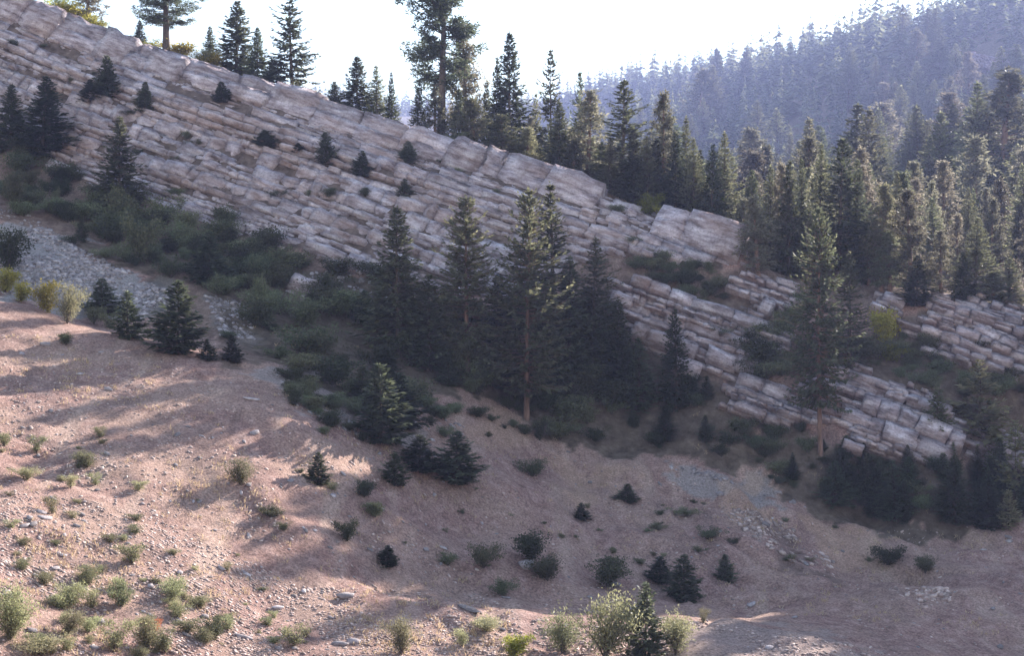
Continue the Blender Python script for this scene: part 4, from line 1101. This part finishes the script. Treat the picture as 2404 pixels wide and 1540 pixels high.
# ------------------------------------------------------------------ shrubs
r7 = random.Random(77)
def shrub_px(kind, x, base, hpx, wpx, label, group=None, name='shrub', cat='shrub'):
    P = at_base(x, base)
    if np.isnan(P[0]): print('no ground', x, base); return
    h = 1.12 * hpx / F_PX * P[1]; w = 1.15 * wpx / F_PX * P[1]
    return plant(name, kind, (P[0], P[1], P[2] - 0.1), h, w, label, cat, group)
SHRUBS = [
 ('sage', 565, 1145, 62, 62, 'round pale shrub alone at the edge of the sunlit slope'),
 ('sage', 205, 1100, 42, 50, 'sunlit shrub with dark underside on the upper sunlit slope'),
 ('sage', 62, 1130, 36, 46, 'low round shrub near the left edge on the sunlit slope'),
 ('sprout', 122, 1208, 42, 30, 'upright narrow shrub on the sunlit slope'),
 ('sprout', 165, 1148, 34, 34, 'wispy shrub below the sunlit shrub with dark underside'),
 ('sprout', 224, 1142, 30, 26, 'small upright shrub right of the wispy shrub'),
 ('sprout', 325, 1155, 26, 34, 'thin tuft of shrub in the middle of the sunlit slope'),
 ('sprout', 85, 1070, 40, 34, 'faint yellowish shrub above the low round shrub'),
 ('sprout', 10, 1050, 36, 40, 'yellowish shrub cut by the left edge'),
 ('sprout', 235, 1030, 26, 30, 'small pale shrub at the shadow edge on the left slope'),
 ('sprout', 310, 1325, 52, 60, 'sparse feathery shrub in the lower sunlit rubble'),
 ('sage', 205, 1375, 48, 54, 'pale bushy shrub below the rubble terrace at the left'),
 ('sage', 160, 1430, 60, 66, 'pale shrub down slope of the bushy one at the left'),
 ('low_shrub', 285, 1425, 66, 58, 'dark green shrub between two pale shrubs on the lower left'),
 ('sage', 408, 1415, 58, 70, 'dome shaped shrub with strong shadow on the lower sunlit slope'),
 ('sage', 25, 1500, 115, 110, 'large shrub in the lower left corner'),
 ('sage', 160, 1495, 60, 56, 'dark footed shrub right of the corner shrub'),
 ('sage', 100, 1545, 50, 90, 'low spreading shrub on the bottom edge at the left'),
 ('sprout', 270, 1530, 70, 70, 'tall grey shrub on the bottom edge'),
 ('sage', 345, 1530, 80, 60, 'twiggy shrub beside the orange bush'),
 ('orange', 363, 1480, 28, 46, 'small orange red bush in the lower left rubble'),
 ('low_shrub', 388, 1540, 60, 48, 'round dark shrub at the bottom edge right of the twiggy shrub'),
 ('low_shrub', 505, 1505, 60, 52, 'green shrub near the bottom edge with bare twigs'),
 ('sprout', 440, 1490, 40, 60, 'thin pale shrub between the orange bush and the green shrub'),
 ('sprout', 690, 1520, 50, 66, 'scrubby half bare bush near the bottom edge'),
 ('sage', 940, 1540, 85, 72, 'tall pale bush on the bottom edge left of the long slab'),
 ('sage', 1140, 1485, 40, 76, 'spreading pale bush just below the long slab'),
 ('sprout', 1085, 1520, 44, 40, 'thin orange tinted bush below the spreading pale bush'),
 ('yellow', 1205, 1545, 52, 62, 'yellow green bush on the bottom edge'),
 ('sage', 1320, 1535, 88, 84, 'pale bush left of the big grey bush at the bottom'),
 ('sage', 1420, 1550, 150, 130, 'big grey green bush at the bottom right of centre'),
 ('sage', 1585, 1540, 100, 92, 'grey bush right of the dark fir at the bottom edge'),
 ('sprout', 1650, 1465, 36, 24, 'tiny dark sprout at the gully edge'),
 ('yellow', 10, 690, 60, 50, 'bright yellow shrub at the left edge on the shoulder'),
 ('yellow', 50, 710, 44, 46, 'low yellow shrub on the shoulder next to the left edge'),
 ('yellow', 112, 735, 70, 56, 'brightest yellow shrub on the shoulder'),
 ('sage', 158, 762, 88, 66, 'pale leafy sapling on the shoulder right of the brightest shrub'),
 ('sprout', 220, 762, 46, 44, 'dim shrub right of the pale leafy sapling'),
 ('sprout', 258, 772, 34, 46, 'low dim shrub at the foot of the slender young fir'),
 ('dark_shrub', 20, 640, 100, 80, 'dark bush before the grey scree at the left edge'),
 ('dark_shrub', 155, 810, 30, 36, 'small dark bush in shade on the dirt below the shoulder'),
 ('dark_shrub', 855, 1170, 40, 46, 'dark bush on the bowl side, uppermost of three'),
 ('dark_shrub', 880, 1215, 36, 50, 'dark bush on the bowl side, middle of three'),
 ('dark_shrub', 815, 1270, 50, 46, 'dark bush on the bowl side, lowest of three'),
 ('low_shrub', 640, 1215, 32, 56, 'dark low bush at the shadow edge below the round pale shrub'),
 ('low_shrub', 668, 1250, 24, 36, 'small low bush just under the dark one at the shadow edge'),
 ('dark_shrub', 1245, 1325, 70, 80, 'loose grey green bush behind the pale boulder'),
 ('dark_shrub', 1285, 1365, 56, 80, 'low bush in front of the pale boulder'),
 ('dark_shrub', 1425, 1382, 70, 86, 'wide dark bush on the bowl floor right of the boulder'),
 ('low_shrub', 1135, 1335, 60, 70, 'faint bush on the bowl floor left of the boulder'),
 ('low_shrub', 1180, 1400, 44, 50, 'dark bush at the rim of the sunlit rubble'),
 ('low_shrub', 1050, 1330, 34, 40, 'small bush on the smooth bowl floor'),
 ('dark_shrub', 2085, 1330, 44, 66, 'bush on the far end of the dirt bank'),
 ('dark_shrub', 2172, 1350, 40, 52, 'dark bush at the head of the mound'),
 ('low_shrub', 1610, 1215, 24, 50, 'low green patch on the upper bank'),
 ('low_shrub', 1545, 1245, 22, 40, 'low green patch in the middle of the bank'),
 ('low_shrub', 1660, 1270, 30, 60, 'low green patch beside the rocky scar of the bank'),
 ('low_shrub', 1250, 1120, 44, 60, 'green patch at the left end of the bank'),
 ('yellow', 2082, 820, 90, 62, 'bright yellow green shrub below the pink pines'),
 ('yellow', 2095, 850, 40, 66, 'ochre shrub just under the bright yellow green one'),
 ('yellow', 1522, 505, 46, 50, 'yellow shrub on the crest right of the dry grass'),
 ('yellow', 1560, 510, 26, 40, 'low yellow shrub on the crest near its right end'),
 ('sprout', 1600, 515, 22, 40, 'pale shrub on the crest above the last big slab'),
 ('dark_shrub', 525, 575, 56, 86, 'dark bush against the foot of the middle cliff'),
 ('dark_shrub', 600, 610, 50, 50, 'upright bush right of the dark bush at the cliff foot'),
 ('dark_shrub', 2305, 830, 30, 60, 'dark bush on a ledge of the banded wall'),
 ('dark_shrub', 2350, 925, 40, 60, 'dark bush under the right part of the banded wall'),
 ('low_shrub', 1690, 800, 34, 56, 'bush growing on the stepped outcrop'),
]
for kd, x, b, h, w, lab in SHRUBS:
    shrub_px(kd, x, b, h, w, lab)
# crest bushes with their feet hidden behind the edge
for x, d, h, w, kd, lab in [(45, 192, 3.4, 4.5, 'yellow', 'yellow bush cut by the top edge at the left'), (130, 194, 3.2, 4.2, 'yellow', 'bright yellow bush on the crest left of the brownish corner pine'), (172, 193, 3.6, 4.4, 'yellow', 'olive bush touching the brownish corner pine'),
                            (225, 193, 2.4, 3.6, 'yellow', 'low yellowish bush right of the brownish corner pine'), (355, 191, 2.2, 3.4, 'yellow', 'yellowish bush left of the bare trunked pine'), (420, 190, 3.0, 5.0, 'yellow', 'yellow bush right of the bare trunked pine'), (465, 188, 3.0, 3.6, 'sage', 'greyish bush between the bare trunked pine and the short fir'),
                            (498, 187, 3.4, 3.8, 'yellow', 'bright yellow bush left of the dense dark fir'), (700, 183, 3.2, 3.4, 'sage', 'pale bush at the foot of the tall open spruce'), (720, 181, 2.2, 3.0, 'yellow', 'yellowish bush right of the tall open spruce'),
                            (938, 177, 2.6, 3.2, 'yellow', 'sunlit bush left of the dark fir at the giant pine'), (1060, 175, 2.6, 3.6, 'dark_shrub', 'dark bush in the notch of the crest'), (1085, 173, 2.8, 4.0, 'dark_shrub', 'dark bush right of the crest notch'),
                            (1265, 171, 1.6, 2.4, 'yellow', 'small yellow bush on the crest below the pale open spruce'), (1320, 169, 2.0, 3.0, 'sage', 'low pale bush at the foot of the stout fir')]:
    X = (x - W_PX / 2) / F_PX * d
    plant('shrub', kd, (X, d, float(height(np.array([X]), np.array([d]))[0]) - 0.15), h, w, lab, 'shrub')

# thicket between cliff and dirt: many look-alike bushes
def scatter(poly, n, hr, kinds, label, group, name='thicket_shrub', cat='shrub', wr=(1.0, 1.9), seed=1, dens=None):
    r = np.random.default_rng(seed)
    xs = [p[0] for p in poly]; ys = [p[1] for p in poly]
    got = 0; tries = 0
    while got < n and tries < 40:
        tries += 1
        x = r.uniform(min(xs), max(xs), n * 2); y = r.uniform(min(ys), max(ys), n * 2)
        m = in_poly(x + r.normal(0, 16, len(x)), y + r.normal(0, 12, len(x)), poly); x, y = x[m], y[m]
        P = ground_at(x, y)
        for p, q in zip(P, x):
            if got >= n or np.isnan(p[0]) or p[1] > 235: continue
            h = r.uniform(*hr) * (0.55 if q > 1450 and poly is THICKET else 1.0)
            plant(name, kinds[r.integers(0, len(kinds))], (p[0], p[1], p[2] - 0.15), h, h * r.uniform(*wr), label, cat, group); got += 1
scatter(THICKET, 175, (0.9, 3.4), ['dark_shrub', 'dark_shrub', 'low_shrub'], 'dark leafy bush in the shaded thicket between cliff and dirt slope', 'thicket bushes', seed=3)
scatter(THICKET, 50, (2.0, 5.5), ['young_fir', 'young_fir', 'dark_shrub'], 'dark young conifer in the shaded thicket below the cliff', 'thicket firs', 'thicket_fir', 'fir', (0.45, 0.8), seed=4)
scatter([(0, 410), (110, 440), (400, 560), (680, 665), (650, 730), (480, 650), (300, 620), (100, 520), (0, 480)], 60, (1.0, 2.8), ['dark_shrub', 'dark_shrub', 'low_shrub'], 'dark bush in the band under the left cliff', 'thicket bushes', seed=23)
scatter([(1850, 1110), (2403, 1130), (2403, 1235), (2060, 1235), (1950, 1190)], 34, (2.0, 4.6), ['young_fir', 'fir', 'fir_pale', 'fir'], 'dark conifer packed in the lower right thicket', 'lower right thicket', 'thicket_fir', 'fir', (0.38, 0.62), seed=5)
scatter([(1425, 625), (1560, 615), (1690, 650), (1700, 720), (1620, 705), (1520, 660)], 26, (0.7, 1.9), ['dark_shrub', 'low_shrub'], 'dark bush on the shrubby bench between the cliff end and the stepped outcrop', 'bench bushes', 'bench_shrub', seed=6)
scatter([(1700, 750), (1850, 830), (1870, 900), (1760, 905), (1740, 840)], 16, (1.0, 2.6), ['dark_shrub', 'low_shrub'], 'dark bush below the right end of the stepped outcrop', 'stepped outcrop bushes', 'bench_shrub', seed=7)
scatter([(2050, 790), (2180, 800), (2190, 850), (2400, 900), (2400, 990), (2250, 990), (2070, 900)], 26, (0.8, 2.0), ['dark_shrub', 'low_shrub', 'dark_shrub'], 'dark bush in the hollow under the banded right wall', 'hollow bushes', 'bench_shrub', seed=8)
scatter([(1870, 720), (1990, 800), (2050, 860), (1960, 870), (1860, 880), (1840, 800)], 18, (1.2, 2.6), ['dark_shrub', 'low_shrub'], 'dark bush at the foot of the broad fir on the spur', 'spur bushes', 'bench_shrub', seed=9)
scatter([(620, 860), (720, 900), (860, 1030), (820, 1040), (700, 960)], 26, (0.6, 1.6), ['dark_shrub', 'low_shrub'], 'small dark bush straggling down the grey stones beside the bowl', 'straggling bushes', 'low_bush', seed=10)
scatter([(950, 930), (1250, 980), (1500, 1060), (1440, 1060), (1220, 1030), (1000, 1000)], 20, (0.6, 1.5), ['low_shrub', 'dark_shrub'], 'low bush at the upper rim of the dirt bowl', 'rim bushes', 'low_bush', seed=11)
scatter([(0, 20), (700, 250), (1400, 480), (1600, 600), (1000, 660), (400, 480), (100, 370), (0, 300)], 34, (0.5, 1.3), ['low_shrub', 'dark_shrub'], 'little dark bush rooted in a crack of the cliff face', 'cliff bushes', 'cliff_bush', seed=12)
scatter([(700, 1100), (1250, 1150), (1850, 1180), (2250, 1290), (1900, 1380), (1500, 1330), (1200, 1370), (950, 1300)], 34, (0.25, 0.7), ['low_shrub', 'sprout'], 'ankle high green tuft on the shaded dirt slope', 'shaded tufts', 'tuft_plant', 'plant', seed=13)
scatter([(0, 1000), (300, 1050), (550, 1250), (800, 1540), (0, 1540)], 48, (0.25, 0.7), ['sprout', 'sage', 'sprout'], 'ankle high pale tuft on the sunlit stony slope', 'sunlit tufts', 'tuft_plant', 'plant', seed=14)

scatter([(0, 1340), (200, 1330), (420, 1400), (560, 1480), (600, 1545), (0, 1545)], 26, (0.45, 1.15), ['sage', 'sprout', 'sprout', 'sage'], 'pale sage bush in the lower left patch', 'sage patch', 'sage_shrub', 'shrub', (0.9, 1.4), seed=15)

# ------------------------------------------------------------------ stones on the slope
def stone_mesh(seed):
    r = np.random.default_rng(seed)
    t = (1 + 5 ** 0.5) / 2
    v = unit(np.array([(-1, t, 0), (1, t, 0), (-1, -t, 0), (1, -t, 0), (0, -1, t), (0, 1, t), (0, -1, -t), (0, 1, -t), (t, 0, -1), (t, 0, 1), (-t, 0, -1), (-t, 0, 1)], float))
    f = np.array([(0, 11, 5), (0, 5, 1), (0, 1, 7), (0, 7, 10), (0, 10, 11), (1, 5, 9), (5, 11, 4), (11, 10, 2), (10, 7, 6), (7, 1, 8), (3, 9, 4), (3, 4, 2), (3, 2, 6), (3, 6, 8), (3, 8, 9), (4, 9, 5), (2, 4, 11), (6, 2, 10), (8, 6, 7), (9, 8, 1)])
    v = v * r.uniform(0.55, 1.3, (12, 1)); v = np.clip(v, [-0.9, -0.8, -0.6], [0.9, 0.8, 0.6])
    return v, f
STONES = [stone_mesh(300 + k) for k in range(10)]
STONE_MESH = [mesh_from('stone', v, f, M_STONE) for v, f in STONES]
r8 = np.random.default_rng(88)
def put_stone(P, a, b, c, yaw, mesh=None, name='stone', parent=hillside, tilt=True, lift=0.25):
    gx_, gy_ = slope(np.array([P[0]]), np.array([P[1]]))
    nrm = Vector((-float(gx_[0]), -float(gy_[0]), 1)).normalized()
    q = Vector((0, 0, 1)).rotation_difference(nrm) if tilt else Matrix.Identity(3).to_quaternion()
    o = link(name, mesh or STONE_MESH[r8.integers(0, 10)], parent)
    o.matrix_local = Matrix.Translation(Vector(map(float, P)) + nrm * c * lift) @ q.to_matrix().to_4x4() @ Matrix.Rotation(yaw, 4, 'Z') @ Matrix.Diagonal((a, b, c, 1))
    return o
BOULDERS = [(1100, 1434, 1.05, 0.45, 0.22, -0.5, 'long pale slab lying on the sunlit rubble rim'), (1233, 1335, 0.75, 0.6, 0.55, 0.6, 'pale boulder half hidden by bushes on the bowl floor'), (255, 916, 0.4, 0.3, 0.2, 0.2, 'pale flat stone in shade on the upper left slope'),
            (108, 812, 0.55, 0.35, 0.3, 0.4, 'pale block below the shoulder shrubs'), (190, 1085, 0.45, 0.35, 0.3, 0.9, 'dark block beside the shrub with dark underside'), (820, 1805, 0.1, 0.1, 0.1, 0, None), (590, 940, 0.8, 0.25, 0.15, 0.4, 'narrow light slab on the shaded upper bowl'),
            (830, 1510, 0.5, 0.4, 0.3, 0.1, 'rounded stone in the bottom rubble near the middle'), (590, 1905, .1, .1, .1, 0, None), (810, 1405, 0.7, 0.4, 0.3, 0.3, 'jagged pale rock at the sunlit rim of the bowl'), (1690, 1165, 0.5, 0.4, 0.35, 0, 'pale boulder near the top of the dirt bank'),
            (1440, 1380, 0.7, 0.35, 0.3, 0.2, 'flat pale rock below the wide dark bush'), (1600, 1210, 0.9, 0.5, 0.3, 0.5, 'buried slab in the middle of the dirt bank'), (1795, 1235, 0.5, 0.4, 0.35, .2, 'tan boulder in the rocky scar of the bank'), (1830, 1160, .35, .3, .3, 0, 'round pale boulder at the scree edge of the bank'),
            (650, 1432, 0.5, 0.2, 0.14, 0.6, 'thin bright slab on the lower sunlit slope'), (575, 1498, 0.7, 0.25, 0.15, 0.1, 'long bright slab by the green shrub at the bottom'), (1040, 1290, .5, .25, .15, 0, 'flat stone on the bowl floor, rightmost of a line'), (1000, 1295, .35, .25, .15, 0.4, 'flat stone on the bowl floor beside a small bush')]
for x, y, a, b, c, yaw, lab in BOULDERS:
    if lab is None: continue
    P = at_base(x, y)
    o = put_stone(P, a, b, c, yaw, name='boulder', parent=None, lift=0.3)
    tag(o, lab, 'boulder', 'pale boulders on the slope')
DIRT = [(0, 760), (180, 790), (420, 840), (560, 880), (700, 960), (860, 1040), (1000, 1100), (1250, 1050), (1500, 1095), (1800, 1150), (2050, 1240), (2403, 1240), (2403, 1540), (0, 1540)]
x = r8.uniform(0, 2403, 900); y = r8.uniform(760, 1545, 900)
keep_p = np.where((x < 900) & (y > 1000), 0.95, 0.35)
m = in_poly(x, y, DIRT) & (r8.random(900) < keep_p); x, y = x[m][:285], y[m][:285]
for p in ground_at(x, y):
    if np.isnan(p[0]): continue
    s = 0.09 + 0.24 * r8.random() ** 3
    put_stone(p, s * r8.uniform(1, 1.9), s, s * r8.uniform(0.4, 0.8), r8.uniform(0, 6.28))
def gravel(regions, name, mat, seed):
    r = np.random.default_rng(seed)
    V, Fc, nv = [], [], 0
    for poly, n, smin, smax in regions:
        xs = [p[0] for p in poly]; ys = [p[1] for p in poly]
        x = r.uniform(min(xs), max(xs), n * 2); y = r.uniform(min(ys), max(ys), n * 2)
        m = in_poly(x, y, poly); x, y = x[m][:n], y[m][:n]
        # uneven: stones lie in drifts
        P = ground_at(x, y)
        dr = fbm(P[:, 0] * 0.25, P[:, 1] * 0.25, 71, 3)
        P = P[(~np.isnan(P[:, 0])) & (P[:, 1] < 230) & (dr > r.uniform(-0.35, 0.5, len(P)))]
        for k in range(10):
            Q = P[k::10]; c = len(Q)
            if not c: continue
            v, f = STONES[k]
            s = smin + (smax - smin) * r.random(c) ** 3
            sc = np.stack([s * r.uniform(0.9, 1.8, c), s, s * r.uniform(0.4, 0.9, c)], 1)
            a = r.uniform(0, 6.28, c); ca, sa = np.cos(a)[:, None], np.sin(a)[:, None]
            vx = v[None, :, 0] * sc[:, 0:1]; vy = v[None, :, 1] * sc[:, 1:2]; vz = v[None, :, 2] * sc[:, 2:3]
            gx_, gy_ = slope(Q[:, 0], Q[:, 1])
            X = vx * ca - vy * sa; Y = vx * sa + vy * ca
            Z = vz + X * gx_[:, None] + Y * gy_[:, None]
            q = np.stack([X + Q[:, 0:1], Y + Q[:, 1:2], Z + Q[:, 2:3] + sc[:, 2:3] * 0.2], -1).reshape(-1, 3)
            V.append(q); Fc.append((f[None] + (np.arange(c) * 12)[:, None, None]).reshape(-1, 3) + nv); nv += c * 12
    o = link(name, mesh_from(name, np.concatenate(V), np.concatenate(Fc), mat), hillside)
    tag(o, kind='stuff'); return o
gravel([([(0, 1150), (350, 1200), (700, 1380), (1200, 1400), (1250, 1545), (0, 1545)], 26000, 0.022, 0.12), ([(0, 760), (420, 850), (600, 1000), (700, 1300), (300, 1200), (0, 1150)], 4500, 0.025, 0.13),
        ([(1250, 1420), (1600, 1455), (2100, 1530), (2100, 1545), (1250, 1545)], 4000, 0.03, 0.16), ([(560, 880), (1250, 1050), (2050, 1240), (2403, 1240), (2403, 1540), (1700, 1440), (800, 1380)], 6000, 0.025, 0.13),
        ([(1680, 1200), (1800, 1200), (1980, 1340), (1850, 1320)], 1200, 0.05, 0.28), ([(2080, 1380), (2220, 1380), (2240, 1440), (2120, 1430)], 300, 0.08, 0.3)], 'rubble', M_GRAVEL, 5)
gravel([(SCREE, 7000, 0.05, 0.34), ([(480, 690), (570, 710), (600, 800), (520, 800)], 500, 0.06, 0.3), ([(640, 870), (800, 960), (870, 1040), (700, 960)], 600, 0.06, 0.3), ([(1500, 1085), (1800, 1135), (1880, 1190), (1650, 1120)], 700, 0.06, 0.3),
        ([(930, 950), (1100, 1000), (1000, 1100)], 300, 0.06, 0.3), ([(700, 640), (870, 640), (960, 700), (760, 740)], 250, 0.1, 0.5)], 'scree', M_STONE, 6)

# dry grass along the crest
def grass():
    r = np.random.default_rng(9)
    Ps = []
    for (x0, y0, d0), (x1, y1, d1) in zip(RIDGE[2:-1], RIDGE[3:]):
        n = 120 if x0 < 1350 else 600
        t = r.random(n); d = d0 + (d1 - d0) * t + r.uniform(0.2, 3.5, n)
        X = ((x0 + (x1 - x0) * t) - W_PX / 2) / F_PX * d
        Ps.append(np.stack([X, d, height(X, d)], 1))
    P = np.concatenate(Ps); n = len(P)
    D = unit(np.stack([r.normal(0, 0.35, n), r.normal(0, 0.35, n), np.ones(n)], 1))
    v, f = rhombi(P, D, unit(r.normal(0, 1, (n, 3))), r.uniform(0.35, 0.8, n), r.uniform(0.08, 0.16, n))
    tag(link('dry_grass', mesh_from('dry_grass', v, f, M_GRASS)), 'straw coloured dry grass along the top edge of the cliff', 'grass', None, 'stuff')
grass()
def slope_grass():
    r = np.random.default_rng(19)
    Ps = []
    for poly, n, k in (([(0, 780), (420, 850), (700, 1250), (1200, 1440), (1200, 1545), (0, 1545)], 1500, 9), ([(560, 900), (1250, 1060), (2050, 1250), (2403, 1250), (2403, 1500), (1500, 1420), (900, 1370)], 900, 9), (THICKET, 700, 12)):
        xs = [p[0] for p in poly]; ys = [p[1] for p in poly]
        x = r.uniform(min(xs), max(xs), n * 2); y = r.uniform(min(ys), max(ys), n * 2)
        m = in_poly(x, y, poly)
        P = ground_at(x[m], y[m]); P = P[~np.isnan(P[:, 0])]
        P = P[fbm(P[:, 0] * 0.16, P[:, 1] * 0.16, 83, 3) > r.uniform(-0.25, 0.4, len(P))][:n]
        Q = np.repeat(P, k, 0); Q[:, :2] += r.normal(0, 0.16, (len(Q), 2)); Q[:, 2] = height(Q[:, 0], Q[:, 1]) - 0.02
        Ps.append(Q)
    P = np.concatenate(Ps); n = len(P)
    D = unit(np.stack([r.normal(0, 0.5, n), r.normal(0, 0.5, n), np.ones(n)], 1))
    v, f = rhombi(P, D, unit(r.normal(0, 1, (n, 3))), r.uniform(0.12, 0.38, n), r.uniform(0.03, 0.07, n))
    tag(link('dry_grass', mesh_from('dry_grass', v, f, M_GRASS)), 'sparse dry grass and weed stalks over the dirt slope', 'grass', None, 'stuff')
slope_grass()

# ------------------------------------------------------------------ air
def haze():
    x0, x1, y0, y1, z0, z1 = -4500, 4500, -40, 4200, -60, float(GZ.max()) + 40
    v = [(x, y, z) for z in (z0, z1) for y in (y0, y1) for x in (x0, x1)]
    f = [(0, 2, 3, 1), (4, 5, 7, 6), (0, 1, 5, 4), (2, 6, 7, 3), (0, 4, 6, 2), (1, 3, 7, 5)]
    m = bpy.data.materials.new('air'); m.use_nodes = True; n = m.node_tree.nodes; l = m.node_tree.links
    n.remove(n['Principled BSDF'])
    pv = n.new('ShaderNodeVolumePrincipled'); pv.inputs['Color'].default_value = (0.46, 0.54, 1.0, 1); pv.inputs['Density'].default_value = HAZE_DENSITY
    pv.inputs['Anisotropy'].default_value = 0.3
    l.new(pv.outputs[0], n['Material Output'].inputs['Volume'])
    o = link('haze', mesh_from('haze', v, f, m)); o.display_type = 'WIRE'
    tag(o, 'thin bluish haze in the air over the valley', 'haze', None, 'stuff')
HAZE_DENSITY = 0.00014
haze()

# ------------------------------------------------------------------ labels that single out the scattered look-alikes
MARKS = [('the giant pine', 1036, 150), ('the bare trunked crest pine', 390, 60), ('the dense dark crest fir', 553, 100), ('the tall open crest spruce', 686, 110), ('the paired crest firs', 1190, 220), ('the reddish crest pine', 1378, 330),
 ('the large crest spruce', 1462, 330), ('the cliff end', 1720, 580), ('the symmetrical crest fir', 1700, 400), ('the large sunlit spur fir', 1966, 450), ('the pink pine group', 2130, 560), ('the pale pointed fir', 2288, 600), ('the banded right wall', 2290, 790),
 ('the very tall spruce', 1920, 780), ('the broad spur fir', 1992, 740), ('the stepped outcrop', 1640, 790), ('the square jointed outcrop', 1780, 950), ('the rounded tan outcrop', 2080, 980), ('the pale sunlit young fir', 2300, 950),
 ('the foremost central pine', 1236, 760), ('the red trunked central pine', 1097, 720), ('the tallest central fir', 1297, 650), ('the left central fir', 932, 680), ('the slim outcrop fir', 1588, 850), ('the ragged fir on the left cliff', 280, 400),
 ('the bushy fir near the left edge', 100, 290), ('the grey scree', 150, 600), ('the large bushy shoulder fir', 415, 740), ('the dark bush at the cliff foot', 525, 550), ('the small rock patch under the cliff', 750, 690), ('the tall thicket tip fir', 895, 950),
 ('the bowl cluster of young firs', 1000, 1080), ('the round pale shrub', 565, 1115), ('the wide dark bush on the bowl floor', 1425, 1350), ('the long pale slab', 1100, 1434), ('the orange bush', 363, 1470), ('the dome shaped shrub', 408, 1390), ('the corner shrub', 25, 1450),
 ('the compact fir on the bank', 1472, 1160), ('the rocky scar of the bank', 1830, 1260), ('the head of the mound', 2172, 1335), ('the hazy rock bluff', 2310, 165), ('the tallest lower right fir', 2240, 1150), ('the leaning slab sapling', 520, 215), ('the cleft sapling', 765, 350),
 ('the wooded skyline', 1900, 120), ('the notch of the hill skyline', 1450, 240), ('the hill top at the right corner', 2390, 40), ('the bright yellow green shrub', 2082, 780), ('the low round left shrub', 62, 1115), ('the rubble terrace', 200, 1260), ('the gully pair of firs', 1600, 1360), ('the yellow crest shrub', 1522, 485)]
ORD = ['nearest', 'second nearest', 'third nearest', 'fourth nearest', 'fifth nearest', 'sixth nearest', 'seventh nearest', 'eighth nearest', 'ninth nearest', 'tenth nearest', 'eleventh nearest', 'twelfth nearest', 'thirteenth nearest', 'fourteenth nearest', 'fifteenth nearest', 'sixteenth nearest', 'seventeenth nearest', 'eighteenth nearest', 'nineteenth nearest', 'twentieth nearest']
NOUN = {'thicket_shrub': 'dark thicket bush', 'thicket_fir': 'dark young thicket fir', 'bench_shrub': 'dark ledge bush', 'low_bush': 'small dark bush', 'cliff_bush': 'little cliff bush', 'tuft_plant': 'ankle high tuft', 'sage_shrub': 'pale sage bush', 'forest_tree': 'hazy hill conifer', 'conifer_tree': 'mixed conifer behind the crest'}
def relabel():
    mk = np.array([(m[1], m[2]) for m in MARKS], float)
    buckets = {}
    for o in list(COL.objects):
        base = o.name.split('.')[0]
        if o.parent is not None or base not in NOUN: continue
        h = o.scale[2]
        x, y = to_px(np.array([o.location[0], o.location[1], o.location[2] + h * 0.5]))
        dd = np.hypot(mk[:, 0] - x, mk[:, 1] - y); k = int(dd.argmin())
        dx, dy = x - mk[k, 0], y - mk[k, 1]
        side = ('right of' if dx > 0 else 'left of') if abs(dx) > abs(dy) else ('below' if dy > 0 else 'above')
        buckets.setdefault((base, k, side), []).append((dd[k], o))
    for (base, k, side), L in buckets.items():
        L.sort(key=lambda q: q[0])
        for i, (_, o) in enumerate(L):
            rank = ORD[i] if i < len(ORD) else ORD[i % len(ORD)] + ' of the outer ring'
            out = not (0 <= to_px(np.array(o.location))[0] <= W_PX)
            o['label'] = f"{NOUN[base]} {side} {MARKS[k][0]}, {rank}" if not out else o['label']
relabel()
